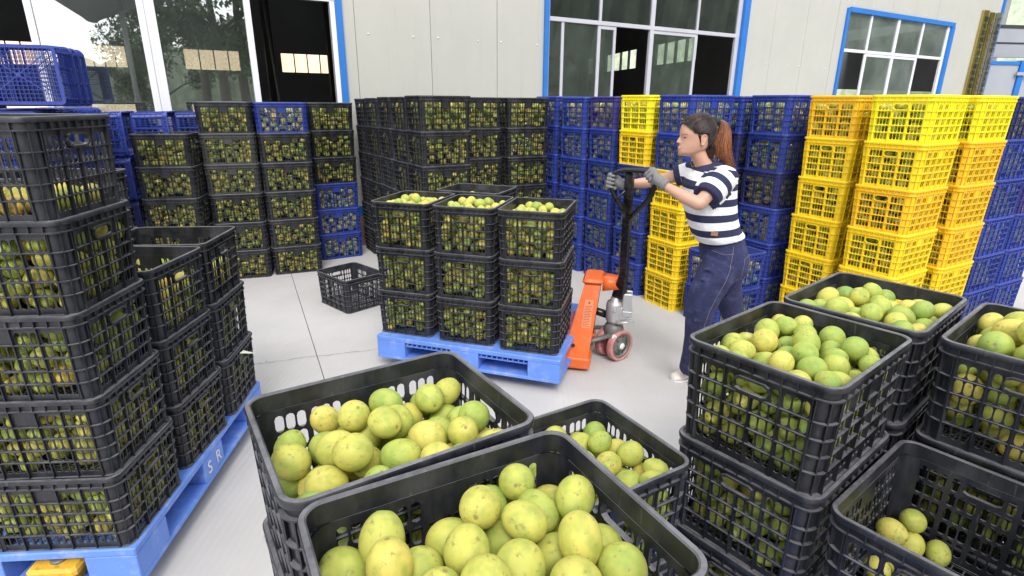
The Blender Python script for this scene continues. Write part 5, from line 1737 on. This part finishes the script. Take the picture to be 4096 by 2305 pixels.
# shirt
b = MB()
TY = 3.25
loft(b, [(1.105, TY, 1.432, 0.060, 0.068, 10), (1.112, TY, 1.412, 0.090, 0.115, 10), (1.118, TY, 1.380, 0.120, 0.168, 8), (1.120, TY, 1.330, 0.142, 0.184, 6), (1.124, TY, 1.260, 0.146, 0.174, 3),
         (1.136, TY, 1.190, 0.146, 0.168, 0), (1.155, TY, 1.125, 0.142, 0.168, -2), (1.176, TY, 1.070, 0.140, 0.170, 0), (1.200, TY, 1.030, 0.138, 0.172, 6), (1.222, TY, 1.004, 0.130, 0.166, 12)])
def sleeve(mb, p0, p1, r0, r1):
    p0, p1 = L_(p0), L_(p1)
    mb.tube([p0, p0.lerp(p1, 0.33), p0.lerp(p1, 0.66), p1], [r0, r0 * 0.98, (r0 + r1) / 2, r1], 20)
sleeve(b, (1.150, 3.125, 1.368), (1.050, 3.058, 1.272), 0.082, 0.072)
ell(b, (1.160, 3.128, 1.366), (0.074, 0.062, 0.068))
sleeve(b, (1.080, 3.385, 1.372), (0.972, 3.425, 1.335), 0.066, 0.060)
ell(b, (1.090, 3.375, 1.365), (0.065, 0.06, 0.06))
# folds
for z, x in ((1.17, 1.02), (1.10, 1.05), (1.03, 1.09)):
    cap(b, (x, 3.14, z), (x + 0.20, 3.085, z + 0.03), 0.006, 0.003)
shirt = remeshed(b, 'shirt', M['shirt'], 0.006, 5, pr)
sa, sb_ = Vector((1.150, 3.125, 1.368)), Vector((1.050, 3.058, 1.272))
ta, tb = Vector((1.080, 3.385, 1.372)), Vector((0.972, 3.425, 1.335))
def prj(w, a, b_):
    d = (b_ - a); t = (w - a).dot(d) / d.length_squared
    return t, (w - (a + d * t)).length, d.length
def region(w):
    t1, d1, l1 = prj(w, sa, sb_); t2, d2, l2 = prj(w, ta, tb)
    if w.z > 1.400 and math.hypot(w.x - 1.108, w.y - TY) < 0.098: return 3
    if t1 > -0.05 and d1 < 0.095 and w.y < 3.16 and (t1 > 0.22 or w.y < 3.085): return 1
    if t2 > 0.12 and d2 < 0.080 and w.y > 3.355: return 2
    return 0
def sval(w, rg):
    if rg == 3: return 0.7
    if rg: 
        t, d, l = prj(w, *((sa, sb_) if rg == 1 else (ta, tb)))
        return (t * l - l) / 0.078 + 10.98
    z = w.z - 0.13 * (w.x - 1.15) * max(0.0, min(1.0, (1.25 - w.z) / 0.2)) + 0.15 * max(0, w.z - 1.30) * (w.x - 1.10) / 0.1
    return (z - 0.992) / 0.0865 + 3
vals = [0.0] * len(shirt.data.loops)
vco = [v.co + PX for v in shirt.data.vertices]
for p in shirt.data.polygons:
    rg = region(p.center + PX)
    for li in p.loop_indices:
        vals[li] = sval(vco[shirt.data.loops[li].vertex_index], rg)
a = shirt.data.attributes.new('stripe', 'FLOAT', 'CORNER'); a.data.foreach_set('value', vals)
m = MB(); m.box(-0.019, 0.019, -0.0015, 0.0015, -0.011, 0.011, Matrix.Translation(L_((1.125, 3.084, 1.062))) @ Matrix.Rotation(R(6), 4, 'Y')); m.build('leather_tag', M['leather'], pr)

# jeans
b = MB()
loft(b, [(1.228, TY, 1.020, 0.112, 0.145, 10), (1.240, TY, 0.95, 0.124, 0.166, 6), (1.258, TY, 0.89, 0.132, 0.174, 2), (1.268, TY, 0.83, 0.122, 0.170, -4), (1.26, TY, 0.77, 0.10, 0.150, -8)])
nl = [((1.218, 3.165, 0.87), 0.110), ((1.178, 3.155, 0.78), 0.106), ((1.135, 3.150, 0.68), 0.096), ((1.120, 3.155, 0.58), 0.084), ((1.124, 3.175, 0.49), 0.077), ((1.140, 3.22, 0.38), 0.072), ((1.158, 3.29, 0.24), 0.069), ((1.168, 3.35, 0.10), 0.070)]
b.tube([L_(p) for p, _ in nl], [r_ for _, r_ in nl], 20)
fl = [((1.275, 3.335, 0.86), 0.112), ((1.305, 3.345, 0.76), 0.104), ((1.345, 3.36, 0.65), 0.090), ((1.38, 3.37, 0.55), 0.078), ((1.42, 3.385, 0.46), 0.070), ((1.49, 3.40, 0.34), 0.062), ((1.57, 3.41, 0.22), 0.056), ((1.625, 3.42, 0.13), 0.054)]
b.tube([L_(p) for p, _ in fl], [r_ for _, r_ in fl], 20)
# creases
for (x0, z0, x1, z1) in ((1.10, 0.86, 1.19, 0.83), (1.08, 0.80, 1.18, 0.76), (1.07, 0.60, 1.17, 0.64), (1.07, 0.54, 1.17, 0.55), (1.08, 0.46, 1.17, 0.50)):
    cap(b, (x0, 3.085, z0), (x1, 3.060 if z0 > 0.7 else 3.085, z1), 0.010, 0.006)
jeans = remeshed(b, 'jeans', M['denim'], 0.0075, 5, pr)
# side seam, back pocket stitching
from mathutils.bvhtree import BVHTree
bvh = BVHTree.FromPolygons([v.co[:] for v in jeans.data.vertices], [p.vertices[:] for p in jeans.data.polygons])
def on_near(x, z, lift=0.0012):
    h = bvh.ray_cast(L_((x, 2.4, z)), Vector((0, 1, 0)))
    return (h[0] + Vector((0, -lift, 0))) if h[0] is not None else L_((x, 3.05, z))
def stitch(ptsxz, rad, name, n=24):
    out = []
    for i in range(len(ptsxz) - 1):
        for k in range(n // (len(ptsxz) - 1) + 1):
            t = k / (n // (len(ptsxz) - 1) + 1)
            out.append(on_near(ptsxz[i][0] * (1 - t) + ptsxz[i + 1][0] * t, ptsxz[i][1] * (1 - t) + ptsxz[i + 1][1] * t))
    out.append(on_near(*ptsxz[-1]))
    m = MB(); m.tube(out, rad, 5); return m.build(name, M['thread'], pr)
stitch([(1.245, 0.985), (1.238, 0.90), (1.212, 0.80), (1.172, 0.70), (1.142, 0.60), (1.132, 0.50), (1.140, 0.40)], 0.0013, 'side_seam', 60)
stitch([(1.318, 0.915), (1.368, 0.925), (1.372, 0.80), (1.338, 0.775), (1.310, 0.80), (1.318, 0.915)], 0.0010, 'pocket_stitching', 50)
stitch([(1.14, 0.955), (1.20, 0.94), (1.25, 0.948)], 0.0011, 'pocket_stitching', 16)

# gloves: palm, four curled fingers and a thumb round the handle loop
def glove(wrist, palm, hp, axis, grip, side, name, cuff=None):
    """hp: centre of the gripped bar, axis: bar direction, grip: unit from the bar towards the knuckles, side: +1/-1 finger order"""
    wrist, palm, hp = Vector(wrist), Vector(palm), Vector(hp)
    axis = Vector(axis).normalized(); grip = Vector(grip); grip = (grip - axis * grip.dot(axis)).normalized()
    third = axis.cross(grip) * side
    b = MB()
    cap(b, wrist, palm, 0.030, 0.033, 14)
    k0 = hp + grip * 0.030 - third * 0.012
    cap(b, palm - axis * 0.018, k0 - axis * 0.024, 0.019, 0.015); cap(b, palm + axis * 0.018, k0 + axis * 0.024, 0.019, 0.015)
    cap(b, palm, k0, 0.021, 0.016)
    for i in range(4):
        o = axis * (-0.033 + 0.022 * i)
        ln = (0.92, 1.0, 0.97, 0.82)[i]
        c = hp + o
        p0 = c + grip * 0.030 - third * 0.014
        p1 = c + grip * 0.026 + third * 0.016 * ln
        p2 = c - grip * 0.002 + third * 0.028 * ln
        p3 = c - grip * 0.022 * ln + third * 0.016
        p4 = c - grip * 0.026 * ln - third * 0.002
        cap(b, p0, p1, 0.0112, 0.0105); cap(b, p1, p2, 0.0102, 0.0098); cap(b, p2, p3, 0.0096, 0.0090); cap(b, p3, p4, 0.0088, 0.0082)
    # thumb closes from the other side
    q0 = palm - axis * 0.026 - third * 0.004
    q1 = hp - axis * 0.046 - third * 0.026 + grip * 0.006
    q2 = hp - axis * 0.040 - third * 0.018 - grip * 0.020
    cap(b, q0, q1, 0.0135, 0.0115); cap(b, q1, q2, 0.011, 0.0095)
    return remeshed(b, name, M['glove'], 0.0032, 3, pr)
# near hand: comes from the right over the right upper corner of the loop
glove((0.838, 3.145, 1.323), (0.812, 3.188, 1.345), (0.792, 3.250, 1.352), (0.45, -0.30, -0.62), (0.35, -0.60, 0.70), 1, 'glove')
# far hand: grips the left side of the loop from behind
glove((0.664, 3.414, 1.284), (0.630, 3.420, 1.300), (0.592, 3.400, 1.310), (0.12, -0.06, 1.0), (-0.10, 0.85, 0.0), 1, 'glove')
for p0, p1 in (((0.850, 3.137, 1.318), (0.824, 3.156, 1.330)), ((0.690, 3.418, 1.287), (0.655, 3.414, 1.285))):
    m = MB(); m.tube([L_(p0), L_(p0).lerp(L_(p1), 0.5), L_(p1)], [0.0345, 0.033, 0.031], 18); m.build('glove_cuff', M['glove'], pr)
# shoes
def shoe(c, yaw_, pitch_=0):
    mt = Matrix.Translation(L_(c)) @ Matrix.Rotation(yaw_, 4, 'Z') @ Matrix.Rotation(pitch_, 4, 'Y')
    m = MB()
    secs = [(-0.125, 0.024, 0.022, 0.030), (-0.105, 0.040, 0.028, 0.048), (-0.06, 0.046, 0.035, 0.062), (0.0, 0.042, 0.050, 0.082), (0.05, 0.038, 0.062, 0.105), (0.09, 0.038, 0.060, 0.105), (0.115, 0.026, 0.050, 0.085)]
    vs = []; seg = 16
    for x, w, zc, zt in secs:
        for k in range(seg):
            a = 2 * math.pi * k / seg
            y = math.cos(a) * w; z = zt * 0.5 + math.sin(a) * zt * 0.5
            z = max(z, 0.012)
            vs.append(mt @ Vector((x, y, z)))
    m.add(vs, [tuple(range(seg - 1, -1, -1)), tuple((len(secs) - 1) * seg + k for k in range(seg))] + [(i * seg + k, i * seg + (k + 1) % seg, (i + 1) * seg + (k + 1) % seg, (i + 1) * seg + k) for i in range(len(secs) - 1) for k in range(seg)], True)
    o = m.build('shoe', M['shoe'], pr)
    m = MB(); vs = []
    out = [(-0.128, 0), (-0.12, 0.026), (-0.095, 0.043), (-0.05, 0.049), (0.0, 0.045), (0.06, 0.040), (0.105, 0.036), (0.120, 0.015)]
    pts = out + [(x, -y) for x, y in reversed(out) if y > 0]
    for z in (0.0, 0.013):
        vs += [mt @ Vector((x, y, z)) for x, y in pts]
    n = len(pts)
    m.add(vs, [tuple(range(n)), tuple(2 * n - 1 - i for i in range(n))] + [((i + 1) % n, i, n + i, n + (i + 1) % n) for i in range(n)])
    m.build('sole', M['white_cap'], o)
shoe((1.180, 3.420, 0.0), R(22))
shoe((1.64, 3.42, 0.055), R(0), R(38))

# lean of the head and neck towards the handle
def lean(o):
    if o.type == 'MESH' and not any(k in o.name for k in ('glove', 'jeans', 'shoe', 'sole', 'seam', 'pocket', 'leather')):
        for v in o.data.vertices:
            z = v.co.z
            if z > 1.385 and abs(v.co.y + PX.y - HY) < 0.135:
                t = min(1.0, (z - 1.385) / 0.12); v.co.x -= 0.036 * t * t * (3 - 2 * t)
        o.data.update()
    for c in o.children: lean(c)
lean(pr)

# ------------------------------------------------------------------ small things on the floor
t = MB(); t.add([(-0.02, -0.012, 0), (0.05, -0.02, 0.004), (0.055, 0.012, -0.012), (-0.015, 0.02, 0.002), (-0.02, -0.012, 0.001), (0.05, -0.02, 0.005), (0.055, 0.012, -0.011), (-0.015, 0.02, 0.003)],
                [(0, 3, 2, 1), (4, 5, 6, 7), (0, 1, 5, 4), (1, 2, 6, 5), (2, 3, 7, 6), (3, 0, 4, 7)])
o = t.build('tape_scrap', M['tape'], None, (-1.345, 2.60, 0.545)); tag(o, 'pale scrap of tape stuck out of the far left crate stack', 'tape')
for i, (x, y, s, lab) in enumerate(((-1.02, 1.93, 1.0, 'curled dry leaf on the floor beside the blue left pallet'), (-1.05, 2.15, 0.7, 'small broken leaf scrap farther along the left pallet'), (-1.73, 3.62, 0.6, 'tiny dark chip of leaf near the floor joint'))):
    q = MB(); n = 6; vs = []
    for k in range(n + 1):
        tt = k / n; w = 0.008 * math.sin(math.pi * tt) * s
        vs += [(0.036 * s * (tt - 0.5), -w, 0.004 + 0.008 * math.sin(tt * 4) * s), (0.036 * s * (tt - 0.5), w, 0.006 + 0.006 * math.cos(tt * 3) * s)]
    q.add(vs, [(2 * k, 2 * k + 2, 2 * k + 3, 2 * k + 1) for k in range(n)])
    o = q.build('dry_leaf', M['leaf_litter'], None, (x, y, 0.001), (0, 0, i * 1.1)); tag(o, lab, 'leaf', 'leaf litter on the floor')
bpy.context.view_layer.update()
